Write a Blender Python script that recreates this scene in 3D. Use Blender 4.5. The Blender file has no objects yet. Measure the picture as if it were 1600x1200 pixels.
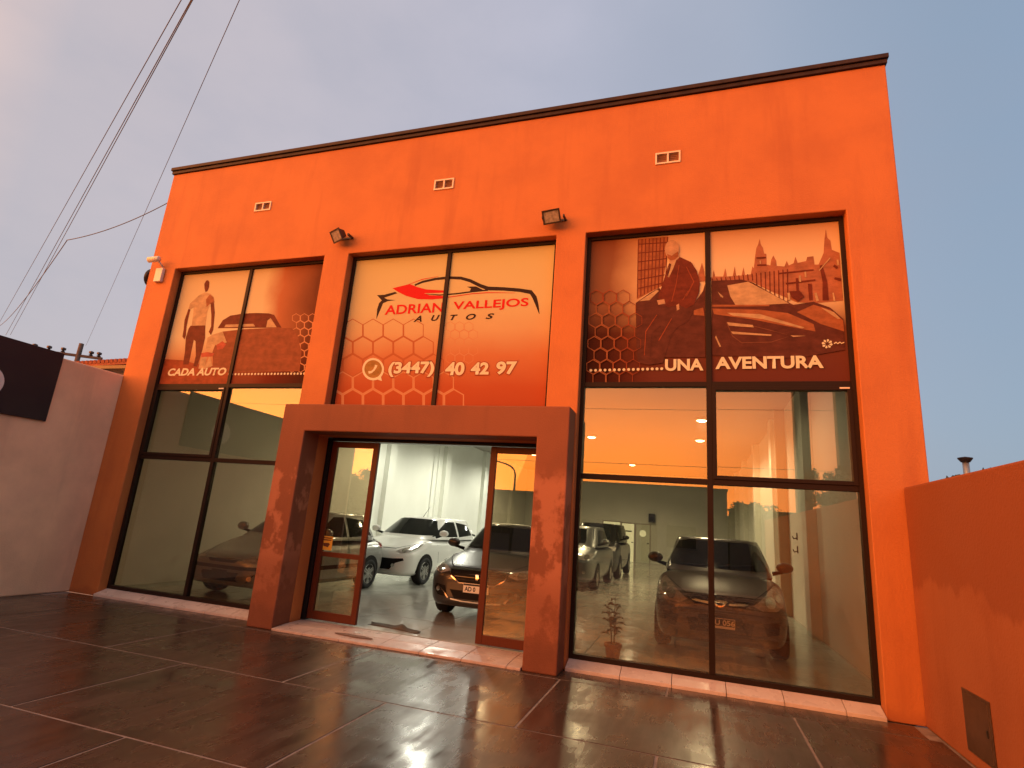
import bpy, bmesh, math, random
from mathutils import Vector, Matrix
from mathutils.bvhtree import BVHTree
random.seed(7)
R = math.radians
scene = bpy.context.scene

# ------------------------------------------------------------------ camera, sky, sun, exposure
CAM = Vector((0.0, 0.0, 1.55))
FPX = 867.966
RT = Vector((0.95146896, 0.29845974, 0.07502397))
UP = Vector((0.00320381, -0.25337967, 0.96736161))
FW = Vector((-0.30772804, 0.92017418, 0.2420391))
cam_data = bpy.data.cameras.new('camera')
cam_data.sensor_width = 36.0
cam_data.lens = 36.0 * FPX / 1600.0
cam_data.clip_start = 0.05
cam_data.clip_end = 2000
cam = bpy.data.objects.new('camera', cam_data)
scene.collection.objects.link(cam)
m = Matrix((RT, UP, -FW)).transposed().to_4x4()
m.translation = CAM
cam.matrix_world = m
scene.camera = cam

SUN_AZ = R(225)          # clockwise from +Y: behind the photographer, a little to the left
SUN_DIR = Vector((math.sin(SUN_AZ), math.cos(SUN_AZ), 0))
world = bpy.data.worlds.new('World')
scene.world = world
world.use_nodes = True


def build_world():
    nt = world.node_tree
    N, L = nt.nodes, nt.links
    N.clear()

    def node(t, **kw):
        n = N.new(t)
        for k, v in kw.items():
            setattr(n, k, v)
        return n

    def math_(op, a, b=None, c=None):
        n = node('ShaderNodeMath', operation=op)
        for i, v in enumerate((a, b, c)):
            if v is None:
                continue
            if isinstance(v, (int, float)):
                n.inputs[i].default_value = v
            else:
                L.new(v, n.inputs[i])
        return n.outputs[0]

    def mapr(v, a, b, c, d, smooth=True):
        n = node('ShaderNodeMapRange')
        n.interpolation_type = 'SMOOTHSTEP' if smooth else 'LINEAR'
        L.new(v, n.inputs[0])
        for i, q in enumerate((a, b, c, d)):
            n.inputs[i + 1].default_value = q
        return n.outputs[0]

    def mix(f, a, b, mode='MIX'):
        n = node('ShaderNodeMix', data_type='RGBA', blend_type=mode)
        for i, v in ((0, f), (6, a), (7, b)):
            if isinstance(v, (int, float)):
                n.inputs[i].default_value = v
            elif isinstance(v, tuple):
                n.inputs[i].default_value = (*v, 1)
            else:
                L.new(v, n.inputs[i])
        return n.outputs[2]

    tc = node('ShaderNodeTexCoord')
    vec = tc.outputs['Generated']
    sep = node('ShaderNodeSeparateXYZ')
    L.new(vec, sep.inputs[0])
    el = sep.outputs[2]
    flat = node('ShaderNodeVectorMath', operation='MULTIPLY')
    L.new(vec, flat.inputs[0])
    flat.inputs[1].default_value = (1, 1, 0)
    nrm = node('ShaderNodeVectorMath', operation='NORMALIZE')
    L.new(flat.outputs[0], nrm.inputs[0])
    dot = node('ShaderNodeVectorMath', operation='DOT_PRODUCT')
    L.new(nrm.outputs[0], dot.inputs[0])
    dot.inputs[1].default_value = SUN_DIR
    w = dot.outputs['Value']
    # broad soft cloud shapes, the same all round the sky
    no = node('ShaderNodeTexNoise')
    no.inputs['Scale'].default_value = 1.6
    no.inputs['Detail'].default_value = 4
    no.inputs['Roughness'].default_value = 0.5
    L.new(vec, no.inputs['Vector'])
    no2 = node('ShaderNodeTexNoise')
    no2.inputs['Scale'].default_value = 4.5
    no2.inputs['Detail'].default_value = 6
    no2.inputs['Roughness'].default_value = 0.55
    stretch = node('ShaderNodeMapping')
    stretch.inputs['Scale'].default_value = (1, 1, 1.9)
    L.new(vec, stretch.inputs[0])
    L.new(stretch.outputs[0], no2.inputs['Vector'])
    cl = math_('ADD', mapr(no.outputs[0], 0.34, 0.66, 0.0, 0.65), mapr(no2.outputs[0], 0.36, 0.68, 0.0, 0.45))
    # cloud deck: blue-grey away from the sunset, pinkish grey towards it
    ramp = node('ShaderNodeValToRGB')
    L.new(mapr(w, -1, 1, 0, 1, False), ramp.inputs[0])
    e = ramp.color_ramp.elements
    e[0].position = 0.0
    e[0].color = (0.20, 0.285, 0.41, 1)
    e[1].position = 1.0
    e[1].color = (1.5, 0.80, 0.42, 1)
    for p, c in ((0.03, (0.215, 0.29, 0.40)), (0.12, (0.33, 0.365, 0.455)), (0.25, (0.42, 0.42, 0.505)), (0.45, (0.46, 0.43, 0.485)), (0.66, (0.47, 0.42, 0.45)), (0.82, (0.95, 0.60, 0.45))):
        q = e.new(p)
        q.color = (*c, 1)
    deck = mix(math_('MULTIPLY', cl, 0.36), ramp.outputs[0], (0.25, 0.285, 0.37))
    # sunset: a burning band along the western horizon (the photograph's panes mirror it) and a softer glow above the sun
    band = math_('MULTIPLY', mapr(w, 0.36, 0.76, 0, 1), mapr(el, 0.12, 0.38, 1.0, 0.0))
    high = math_('MULTIPLY', mapr(w, 0.35, 1.0, 0, 0.22), mapr(el, 0.15, 0.80, 1.0, 0.0))
    g = math_('MAXIMUM', band, high)
    g = math_('MULTIPLY', g, math_('MULTIPLY_ADD', cl, -0.15, 1.0))
    gcol = mix(mapr(el, 0.07, 0.30, 0, 1), (7.0, 1.72, 0.14), (6.2, 1.60, 0.34))
    tot = mix(g, deck, gcol)
    # a clear low-sun sky under the deck
    sky = node('ShaderNodeTexSky', sky_type='NISHITA')
    sky.sun_disc = False
    sky.sun_elevation = R(2.5)
    sky.sun_rotation = SUN_AZ
    sky.dust_density = 3.0
    bg1 = node('ShaderNodeBackground')
    L.new(sky.outputs[0], bg1.inputs[0])
    bg1.inputs[1].default_value = 0.05
    bg2 = node('ShaderNodeBackground')
    L.new(tot, bg2.inputs[0])
    bg2.inputs[1].default_value = 1.16
    add = node('ShaderNodeAddShader')
    L.new(bg1.outputs[0], add.inputs[0])
    L.new(bg2.outputs[0], add.inputs[1])
    out = node('ShaderNodeOutputWorld')
    L.new(add.outputs[0], out.inputs[0])


build_world()
sun_data = bpy.data.lights.new('sun', 'SUN')
sun_data.energy = 3.3
sun_data.angle = R(60)
sun_data.color = (1.0, 0.30, 0.06)
sun = bpy.data.objects.new('sun', sun_data)
scene.collection.objects.link(sun)
sun_elev = R(14)
sun.rotation_euler = (Vector((math.sin(R(226)) * math.cos(sun_elev), math.cos(R(226)) * math.cos(sun_elev),
                              math.sin(sun_elev)))).to_track_quat('Z', 'Y').to_euler()
sun.location = (-8, -12, 9)

vs = scene.view_settings
vs.view_transform = 'Standard'
vs.look = 'None'
vs.exposure = 0.0
vs.gamma = 1.0
scene.cycles.max_bounces = 10
scene.cycles.transparent_max_bounces = 40
scene.cycles.glossy_bounces = 5
scene.cycles.caustics_reflective = False
scene.cycles.caustics_refractive = False
scene.cycles.sample_clamp_indirect = 6
scene.cycles.use_denoising = True

# ------------------------------------------------------------------ helpers
COL = scene.collection


def at(px, py, Y):
    """point of the place that the photograph's pixel shows on the plane y = Y"""
    d = RT * ((px - 800) / FPX) + UP * (-(py - 600) / FPX) + FW
    return CAM + d * ((Y - CAM.y) / d.y)


class MB:
    def __init__(s):
        s.bm = bmesh.new()

    def box(s, x0, x1, y0, y1, z0, z1, mat=None):
        vs_ = [s.bm.verts.new((x, y, z)) for x in (x0, x1) for y in (y0, y1) for z in (z0, z1)]
        if mat is not None:
            for v in vs_:
                v.co = mat @ v.co
        for f in ((0, 1, 3, 2), (4, 6, 7, 5), (0, 4, 5, 1), (2, 3, 7, 6), (0, 2, 6, 4), (1, 5, 7, 3)):
            s.bm.faces.new([vs_[i] for i in f])
        return s

    def poly(s, pts):
        s.bm.faces.new([s.bm.verts.new(p) for p in pts])
        return s

    def prism(s, pts, d):
        a = [s.bm.verts.new(p) for p in pts]
        b = [s.bm.verts.new(Vector(p) + Vector(d)) for p in pts]
        n = len(pts)
        s.bm.faces.new(a)
        s.bm.faces.new(b[::-1])
        for i in range(n):
            s.bm.faces.new([a[i], b[i], b[(i + 1) % n], a[(i + 1) % n]])
        return s

    def tube(s, pts, r, n=8, caps=True):
        pts = [Vector(p) for p in pts]
        rr = r if isinstance(r, (list, tuple)) else [r] * len(pts)
        rings = []
        for i, p in enumerate(pts):
            t = (pts[min(i + 1, len(pts) - 1)] - pts[max(i - 1, 0)]).normalized()
            a = Vector((0, 0, 1)) if abs(t.z) < 0.9 else Vector((1, 0, 0))
            u = t.cross(a).normalized()
            v = t.cross(u).normalized()
            rings.append([s.bm.verts.new(p + (u * math.cos(2 * math.pi * k / n) + v * math.sin(2 * math.pi * k / n)) * rr[i]) for k in range(n)])
        for a, b in zip(rings, rings[1:]):
            for k in range(n):
                s.bm.faces.new([a[k], a[(k + 1) % n], b[(k + 1) % n], b[k]])
        if caps:
            s.bm.faces.new(rings[0][::-1])
            s.bm.faces.new(rings[-1])
        return s

    def lathe(s, prof, n=16, mat=None, close=False):
        """prof: (radius, z) pairs round the z axis"""
        rings = []
        for r_, z in prof:
            ring = []
            for k in range(n):
                a = 2 * math.pi * k / n
                v = Vector((r_ * math.cos(a), r_ * math.sin(a), z))
                ring.append(s.bm.verts.new(mat @ v if mat is not None else v))
            rings.append(ring)
        pairs = list(zip(rings, rings[1:]))
        if close:
            pairs.append((rings[-1], rings[0]))
        for a, b in pairs:
            for k in range(n):
                s.bm.faces.new([a[k], a[(k + 1) % n], b[(k + 1) % n], b[k]])
        if not close:
            for ring, rev in ((rings[0], True), (rings[-1], False)):
                s.bm.faces.new(ring[::-1] if rev else ring)
        return s

    def mesh(s, name, smooth=False):
        bmesh.ops.recalc_face_normals(s.bm, faces=s.bm.faces)
        me = bpy.data.meshes.new(name)
        s.bm.to_mesh(me)
        s.bm.free()
        if smooth:
            for p in me.polygons:
                p.use_smooth = True
        return me

    def build(s, name, mat, parent=None, smooth=False, bevel=0):
        return obj(name, s.mesh(name, smooth), mat, parent, bevel)


def obj(name, me, mat, parent=None, bevel=0):
    o = bpy.data.objects.new(name, me)
    COL.objects.link(o)
    if mat is not None and not me.materials:
        me.materials.append(M[mat] if isinstance(mat, str) else mat)
    if parent is not None:
        o.parent = parent
    if bevel:
        b = o.modifiers.new('bevel', 'BEVEL')
        b.width = bevel
        b.segments = 2
        b.limit_method = 'ANGLE'
        b.angle_limit = R(40)
    return o


def auto_smooth(me, ang=35):
    for p in me.polygons:
        p.use_smooth = True
    me.set_sharp_from_angle(angle=R(ang))


def empty(name, loc=(0, 0, 0), rz=0.0):
    o = bpy.data.objects.new(name, None)
    o.empty_display_size = 0.2
    COL.objects.link(o)
    o.location = loc
    o.rotation_euler = (0, 0, rz)
    return o


def tag(o, label=None, cat=None, group=None, kind=None):
    if label:
        o['label'] = label
    if cat:
        o['category'] = cat
    if group:
        o['group'] = group
    if kind:
        o['kind'] = kind
    return o


def struct(o):
    o['kind'] = 'structure'
    return o


# ------------------------------------------------------------------ materials
M = {}


def mat(name, col, rough=0.6, metal=0.0, spec=0.5, coat=0.0, noise=None, bump=None, emit=None, rnoise=None):
    """plain principled material; noise=(scale, colour, amount[, detail, stretch]) mottles the colour, bump=(scale, height)"""
    m_ = bpy.data.materials.new(name)
    m_.use_nodes = True
    nt = m_.node_tree
    b = nt.nodes['Principled BSDF']
    b.inputs['Base Color'].default_value = (*col, 1)
    b.inputs['Roughness'].default_value = rough
    b.inputs['Metallic'].default_value = metal
    b.inputs['Specular IOR Level'].default_value = spec
    b.inputs['Coat Weight'].default_value = coat
    b.inputs['Coat Roughness'].default_value = 0.06
    tc = None
    if noise or bump or rnoise:
        tc = nt.nodes.new('ShaderNodeTexCoord')
    if noise:
        sc, c2, amt = noise[:3]
        mp = nt.nodes.new('ShaderNodeMapping')
        nt.links.new(tc.outputs['Object'], mp.inputs[0])
        if len(noise) > 4:
            mp.inputs['Scale'].default_value = noise[4]
        n = nt.nodes.new('ShaderNodeTexNoise')
        n.inputs['Scale'].default_value = sc
        n.inputs['Detail'].default_value = noise[3] if len(noise) > 3 else 5
        n.inputs['Roughness'].default_value = 0.62
        nt.links.new(mp.outputs[0], n.inputs['Vector'])
        mr = nt.nodes.new('ShaderNodeMapRange')
        nt.links.new(n.outputs[0], mr.inputs[0])
        mr.inputs[1].default_value = 0.35
        mr.inputs[2].default_value = 0.7
        mr.inputs[4].default_value = amt
        mx = nt.nodes.new('ShaderNodeMix')
        mx.data_type = 'RGBA'
        nt.links.new(mr.outputs[0], mx.inputs[0])
        mx.inputs[6].default_value = (*col, 1)
        mx.inputs[7].default_value = (*c2, 1)
        nt.links.new(mx.outputs[2], b.inputs['Base Color'])
    if rnoise:
        n = nt.nodes.new('ShaderNodeTexNoise')
        n.inputs['Scale'].default_value = rnoise[0]
        n.inputs['Detail'].default_value = 4
        nt.links.new(tc.outputs['Object'], n.inputs['Vector'])
        mr = nt.nodes.new('ShaderNodeMapRange')
        nt.links.new(n.outputs[0], mr.inputs[0])
        mr.inputs[1].default_value = 0.35
        mr.inputs[2].default_value = 0.65
        mr.inputs[3].default_value = rnoise[1]
        mr.inputs[4].default_value = rnoise[2]
        nt.links.new(mr.outputs[0], b.inputs['Roughness'])
    if bump:
        n = nt.nodes.new('ShaderNodeTexNoise')
        n.inputs['Scale'].default_value = bump[0]
        n.inputs['Detail'].default_value = 6
        nt.links.new(tc.outputs['Object'], n.inputs['Vector'])
        bp = nt.nodes.new('ShaderNodeBump')
        bp.inputs['Distance'].default_value = bump[1]
        bp.inputs['Strength'].default_value = 0.6
        nt.links.new(n.outputs[0], bp.inputs['Height'])
        nt.links.new(bp.outputs[0], b.inputs['Normal'])
    if emit:
        b.inputs['Emission Color'].default_value = (*emit[0], 1)
        b.inputs['Emission Strength'].default_value = emit[1]
    M[name] = m_
    return m_


def stained(name, col, dark, light, top=None, drip=None, patch=0.0, foot=None, rough=0.75):
    """painted render: fine mottling, faint vertical runs, optional damp band below z=top with drips, pale bloom patches, damp foot"""
    m_ = mat(name, col, rough, bump=(55, 0.006))
    nt = m_.node_tree
    N, L = nt.nodes, nt.links
    b = N['Principled BSDF']
    geo = N.new('ShaderNodeNewGeometry')
    pos = geo.outputs['Position']

    def noise(scale, detail=4, stretch=(1, 1, 1), rough_=0.6):
        mp = N.new('ShaderNodeMapping')
        mp.inputs['Scale'].default_value = stretch
        L.new(pos, mp.inputs[0])
        n = N.new('ShaderNodeTexNoise')
        n.inputs['Scale'].default_value = scale
        n.inputs['Detail'].default_value = detail
        n.inputs['Roughness'].default_value = rough_
        L.new(mp.outputs[0], n.inputs['Vector'])
        return n.outputs[0]

    def mr(v, a, c, lo, hi):
        n = N.new('ShaderNodeMapRange')
        n.interpolation_type = 'SMOOTHSTEP'
        L.new(v, n.inputs[0])
        for i, q in enumerate((a, c, lo, hi)):
            n.inputs[i + 1].default_value = q
        return n.outputs[0]

    def mul(a, b_, op='MULTIPLY'):
        n = N.new('ShaderNodeMath')
        n.operation = op
        for i, v in enumerate((a, b_)):
            if isinstance(v, (int, float)):
                n.inputs[i].default_value = v
            else:
                L.new(v, n.inputs[i])
        return n.outputs[0]

    def mix(f, a, c):
        n = N.new('ShaderNodeMix')
        n.data_type = 'RGBA'
        L.new(f, n.inputs[0])
        for i, v in ((6, a), (7, c)):
            if isinstance(v, tuple):
                n.inputs[i].default_value = (*v, 1)
            else:
                L.new(v, n.inputs[i])
        return n.outputs[2]

    c = mix(mr(noise(0.9, 5), 0.35, 0.7, 0, 0.5), col, dark)
    c = mix(mr(noise(3.0, 4, (1, 1, 0.12)), 0.50, 0.75, 0, 0.5), c, dark)
    sepz = N.new('ShaderNodeSeparateXYZ')
    L.new(pos, sepz.inputs[0])
    z = sepz.outputs[2]
    if patch:
        f = mul(mr(noise(2.3, 6, (1, 1, 0.8), 0.62), 0.46, 0.54, 0, patch), mr(z, 0.7, 1.1, 0.4, 1))
        f = mul(f, mr(z, 2.25, 2.0, 0, 1))
        c = mix(f, c, light)
    if top is not None:
        n1 = noise(2.2, 3, (1, 1, 0.05), 0.7)
        n2 = noise(0.8, 2, (1, 1, 0.3))
        edge = mul(mul(n1, drip), mul(n2, drip), 'ADD')      # lower edge of the damp band below the coping
        d = mul(mul(z, edge, 'ADD'), top + drip * 0.35, 'SUBTRACT')
        f = mr(d, -0.03, 0.04, 0, 0.85)
        c = mix(f, c, dark)
    if foot is not None:
        d = mul(z, mul(noise(3.0, 4), 0.35), 'ADD')
        c = mix(mr(d, foot + 0.12, foot - 0.02, 0, 0.75), c, dark)
    L.new(c, b.inputs['Base Color'])
    return m_


stained('orange_render', (0.52, 0.168, 0.040), (0.37, 0.105, 0.028), (0.6, 0.27, 0.13), foot=0.22)
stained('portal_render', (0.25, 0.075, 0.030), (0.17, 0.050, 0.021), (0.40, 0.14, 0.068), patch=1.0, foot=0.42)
stained('side_wall_render', (0.35, 0.112, 0.040), (0.26, 0.072, 0.022), (0.5, 0.2, 0.1), top=1.75, drip=0.75, foot=0.12)
stained('cream_render', (0.95, 0.66, 0.42), (0.58, 0.38, 0.24), (0.6, 0.5, 0.4), foot=0.05)
mat('cap_metal', (0.028, 0.016, 0.013), 0.55, 0.0, 0.2, noise=(6, (0.06, 0.032, 0.024), 0.8))
mat('frame_black', (0.022, 0.012, 0.009), 0.50, 0.0, 0.12)
mat('door_frame', (0.115, 0.025, 0.010), 0.45, 0.0, 0.25, noise=(14, (0.08, 0.018, 0.008), 0.7, 4, (6, 6, 0.5)))
mat('door_dark', (0.010, 0.012, 0.014), 0.3, 0.2)
mat('sill_tile', (0.68, 0.56, 0.50), 0.35, noise=(5, (0.52, 0.40, 0.35), 0.7), rnoise=(7, 0.2, 0.5))
mat('threshold_tile', (0.60, 0.46, 0.40), 0.4, noise=(6, (0.44, 0.32, 0.27), 0.8), rnoise=(7, 0.25, 0.55))
mat('chipped_mortar', (0.16, 0.09, 0.06), 0.9, noise=(25, (0.28, 0.18, 0.13), 0.9), bump=(60, 0.01))
mat('white_plaster', (0.74, 0.75, 0.68), 0.7, noise=(0.8, (0.62, 0.62, 0.55), 0.5), bump=(40, 0.003))
mat('ceiling_dimmed', (0.22, 0.20, 0.17), 0.8)  # ceiling darkened in its colour so it looks dim through the panes
mat('jamb_tan', (0.36, 0.25, 0.16), 0.6)
mat('grout', (0.31, 0.25, 0.21), 0.8, noise=(9, (0.16, 0.12, 0.1), 0.9))
mat('floor_grout', (0.30, 0.29, 0.26), 0.6)
mat('showroom_tile', (0.46, 0.45, 0.40), 0.12, spec=0.6, noise=(1.5, (0.38, 0.37, 0.32), 0.6), rnoise=(4, 0.07, 0.2))
mat('vent_frame', (0.80, 0.62, 0.46), 0.5)
mat('vent_slat', (0.40, 0.20, 0.12), 0.6)
mat('dark_void', (0.02, 0.015, 0.012), 0.9)
mat('asphalt', (0.05, 0.047, 0.045), 0.7, noise=(3, (0.035, 0.033, 0.032), 0.8), bump=(80, 0.01))
mat('kerb_concrete', (0.24, 0.22, 0.2), 0.8, noise=(4, (0.15, 0.14, 0.13), 0.8))
mat('lamp_housing', (0.055, 0.035, 0.028), 0.4, 0.4)
mat('flood_glass', (0.22, 0.18, 0.15), 0.06, 0.0, 0.9, noise=(14, (0.5, 0.42, 0.36), 0.8))
mat('camera_white', (0.75, 0.68, 0.58), 0.4)
mat('black_plastic', (0.015, 0.014, 0.014), 0.45)
mat('cable_black', (0.10, 0.10, 0.11), 0.6)
mat('pole_wood', (0.08, 0.055, 0.042), 0.85, noise=(3, (0.12, 0.08, 0.06), 0.8))
mat('roof_tile', (0.34, 0.085, 0.035), 0.8, noise=(4, (0.2, 0.05, 0.025), 0.9))
mat('navy_panel', (0.006, 0.008, 0.016), 0.5, noise=(3, (0.012, 0.012, 0.018), 0.7))
mat('sign_white', (0.72, 0.70, 0.66), 0.5)
mat('terracotta', (0.36, 0.13, 0.06), 0.7, noise=(12, (0.26, 0.09, 0.045), 0.7))
mat('soil', (0.05, 0.03, 0.02), 0.95)
mat('leaf_green', (0.055, 0.075, 0.026), 0.5, noise=(6, (0.10, 0.10, 0.04), 0.9))
mat('leaf_dry', (0.12, 0.075, 0.03), 0.6)
mat('stem', (0.11, 0.075, 0.04), 0.7)
mat('cloth_grey', (0.075, 0.066, 0.05), 0.9, noise=(9, (0.12, 0.1, 0.075), 0.8))
mat('sticker_yellow', (0.80, 0.42, 0.05), 0.5)
mat('sticker_print', (0.12, 0.035, 0.015), 0.6)
mat('paper', (0.72, 0.64, 0.54), 0.7)
mat('paper_ink', (0.30, 0.22, 0.17), 0.7)
mat('interior_door', (0.70, 0.74, 0.62), 0.4)
mat('lit_pane', (0.8, 0.85, 0.7), 0.4, emit=((0.92, 1.0, 0.72), 0.75))
mat('lamp_glow', (1, 1, 0.9), 0.4, emit=((1.0, 0.97, 0.78), 16))
mat('metal_panel', (0.13, 0.075, 0.05), 0.45, 0.5, noise=(8, (0.08, 0.045, 0.03), 0.8))
mat('galvanised', (0.42, 0.38, 0.34), 0.45, 0.7)
mat('house_wall', (0.34, 0.30, 0.26), 0.8, noise=(1.2, (0.24, 0.21, 0.18), 0.8))
mat('house_wall_b', (0.26, 0.21, 0.18), 0.8, noise=(1.2, (0.19, 0.16, 0.14), 0.8))
mat('house_glass', (0.03, 0.035, 0.04), 0.08)
mat('house_door', (0.12, 0.07, 0.04), 0.6)
mat('bark', (0.06, 0.045, 0.033), 0.9, noise=(8, (0.1, 0.08, 0.06), 0.8))
mat('tree_leaf', (0.045, 0.06, 0.022), 0.6)
mat('billboard_steel', (0.10, 0.09, 0.085), 0.6, 0.3)


def wet_slab():
    m_ = mat('wet_slab', (0.050, 0.038, 0.031), 0.3, spec=0.5, bump=(7, 0.0008))
    nt = m_.node_tree
    N, L = nt.nodes, nt.links
    b = N['Principled BSDF']
    geo = N.new('ShaderNodeNewGeometry')

    def noise(scale, stretch, detail=5):
        mp = N.new('ShaderNodeMapping')
        mp.inputs['Scale'].default_value = stretch
        mp.inputs['Rotation'].default_value = (0, 0, R(-14))
        L.new(geo.outputs['Position'], mp.inputs[0])
        n = N.new('ShaderNodeTexNoise')
        n.inputs['Scale'].default_value = scale
        n.inputs['Detail'].default_value = detail
        n.inputs['Roughness'].default_value = 0.65
        L.new(mp.outputs[0], n.inputs['Vector'])
        return n.outputs[0]

    def mr(v, a, c, lo, hi):
        n = N.new('ShaderNodeMapRange')
        L.new(v, n.inputs[0])
        for i, q in enumerate((a, c, lo, hi)):
            n.inputs[i + 1].default_value = q
        return n.outputs[0]
    mx = N.new('ShaderNodeMix')
    mx.data_type = 'RGBA'
    L.new(mr(noise(2.0, (3.5, 0.5, 1)), 0.35, 0.7, 0, 1), mx.inputs[0])
    mx.inputs[6].default_value = (0.040, 0.026, 0.019, 1)
    mx.inputs[7].default_value = (0.075, 0.050, 0.036, 1)
    L.new(mx.outputs[2], b.inputs['Base Color'])
    add = N.new('ShaderNodeMath')
    L.new(mr(noise(1.1, (1, 1, 1), 3), 0.36, 0.62, 0.16, 0.36), add.inputs[0])
    L.new(mr(noise(3.0, (4, 0.4, 1)), 0.3, 0.7, -0.06, 0.08), add.inputs[1])
    L.new(add.outputs[0], b.inputs['Roughness'])


wet_slab()


def glass(name, tint, ior=1.5, boost=1.0):
    m_ = bpy.data.materials.new(name)
    m_.use_nodes = True
    nt = m_.node_tree
    N, L = nt.nodes, nt.links
    N.clear()
    tr = N.new('ShaderNodeBsdfTransparent')
    tr.inputs[0].default_value = (*tint, 1)
    gl = N.new('ShaderNodeBsdfGlossy')
    gl.inputs['Roughness'].default_value = 0.0
    gl.inputs['Color'].default_value = (1, 1, 1, 1)
    lw = N.new('ShaderNodeLayerWeight')          # Schlick reflectance, the same on both faces of the pane
    r0 = ((ior - 1) / (ior + 1)) ** 2 * boost
    pw = N.new('ShaderNodeMath')
    pw.operation = 'POWER'
    L.new(lw.outputs['Facing'], pw.inputs[0])
    pw.inputs[1].default_value = 5
    mu = N.new('ShaderNodeMath')
    mu.operation = 'MULTIPLY_ADD'
    mu.use_clamp = True
    L.new(pw.outputs[0], mu.inputs[0])
    mu.inputs[1].default_value = 1 - r0
    mu.inputs[2].default_value = r0
    mx = N.new('ShaderNodeMixShader')
    L.new(mu.outputs[0], mx.inputs[0])
    L.new(tr.outputs[0], mx.inputs[1])
    L.new(gl.outputs[0], mx.inputs[2])
    out = N.new('ShaderNodeOutputMaterial')
    L.new(mx.outputs[0], out.inputs[0])
    M[name] = m_


glass('window_glass', (0.76, 0.675, 0.535), 1.52, 2.1)

LAMP_W = 400.0

# ------------------------------------------------------------------ large structure
FY = 6.72           # front face of the facade
GY = 6.90           # glass plane
X0, X1 = -9.25, 2.30
BACK = 31.0
WZ = 5.44           # window heads
FLZ = 0.06          # showroom floor


def wall_grid(rect, holes, y0, y1):
    """upright slab in x-z with rectangular holes: real reveals, one shell"""
    x0, x1, z0, z1 = rect
    xs = sorted({x0, x1, *[h[0] for h in holes], *[h[1] for h in holes]})
    zs = sorted({z0, z1, *[h[2] for h in holes], *[h[3] for h in holes]})
    xs = [x for x in xs if x0 <= x <= x1]
    zs = [z for z in zs if z0 <= z <= z1]
    solid = {}
    for i in range(len(xs) - 1):
        for j in range(len(zs) - 1):
            cx, cz = (xs[i] + xs[i + 1]) / 2, (zs[j] + zs[j + 1]) / 2
            solid[i, j] = not any(h[0] < cx < h[1] and h[2] < cz < h[3] for h in holes)
    b = MB()
    vc = {}

    def v(x, y, z):
        k = (x, y, z)
        if k not in vc:
            vc[k] = b.bm.verts.new(k)
        return vc[k]
    for (i, j), s in solid.items():
        if not s:
            continue
        a, c, d, e = xs[i], xs[i + 1], zs[j], zs[j + 1]
        b.bm.faces.new([v(a, y0, d), v(c, y0, d), v(c, y0, e), v(a, y0, e)])
        b.bm.faces.new([v(a, y1, d), v(a, y1, e), v(c, y1, e), v(c, y1, d)])
        if not solid.get((i - 1, j)):
            b.bm.faces.new([v(a, y0, d), v(a, y0, e), v(a, y1, e), v(a, y1, d)])
        if not solid.get((i + 1, j)):
            b.bm.faces.new([v(c, y0, d), v(c, y1, d), v(c, y1, e), v(c, y0, e)])
        if not solid.get((i, j - 1)):
            b.bm.faces.new([v(a, y0, d), v(a, y1, d), v(c, y1, d), v(c, y0, d)])
        if not solid.get((i, j + 1)):
            b.bm.faces.new([v(a, y0, e), v(c, y0, e), v(c, y1, e), v(a, y1, e)])
    return b


# ---- ground, road, pavement
g = MB()
g.box(-400, 400, -400, 400, -0.30, -0.165)
ground = struct(g.build('ground', 'kerb_concrete'))
g = MB()
g.box(-200, 200, -15.5, -5.2, -0.164, -0.13)
road = struct(g.build('road', 'asphalt'))
PX0, PX1 = -9.25, 2.06
g = MB()
g.box(-60, 60, -5.0, 6.70, -0.164, -0.003)
pavement = struct(g.build('pavement', 'grout'))
g = MB()
g.box(-60, 60, -5.19, -5.004, -0.164, -0.004)
struct(g.build('kerb', 'kerb_concrete', bevel=0.015))
# big cast slabs in running bond, 2.2 x 1.5 m, pale joints
slab_cache = {}
yy = [6.69, 6.30, 4.69, 3.19, 1.69, 0.19, -1.31, -2.81, -4.31]
for r_i in range(len(yy) - 1):
    y1, y0 = yy[r_i], yy[r_i + 1]
    off = -0.25 if r_i % 2 == 0 else 0.89
    x = off - 2.215 * 6
    while x < 9:
        a, c = max(x, -14.0), x + 2.215
        if r_i < 3:
            a, c = max(a, PX0 + 0.005), min(c, PX1 - 0.005)
        if c - a > 0.2:
            key = (round(c - a, 3), round(y1 - y0, 3))
            if key not in slab_cache:
                hw, hh = (c - a) / 2 - 0.012, (y1 - y0) / 2 - 0.012
                slab_cache[key] = MB().box(-hw, hw, -hh, hh, -0.045, 0.0).mesh('slab')
            o = obj('slab', slab_cache[key], 'wet_slab', pavement)
            o.location = ((a + c) / 2, (y0 + y1) / 2, random.uniform(-0.0006, 0.002))
            o.rotation_euler = (R(random.uniform(-.03, .03)), R(random.uniform(-.02, .02)), 0)
        x += 2.215

# ---- the showroom
B = empty('showroom_building', (-3.5, 6.72, 0))
tag(B, 'orange two storey car showroom with dark parapet cap and big black framed windows', 'building')
B_inv = Matrix.Translation((3.5, -6.72, 0))


def part(mb, name, mat_, parent=None, **kw):
    """a part of the building, built in world coordinates"""
    o = mb.build(name, mat_, parent or B, **kw)
    o.matrix_parent_inverse = (parent or B).matrix_world.inverted() if parent else B_inv
    return o


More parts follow.
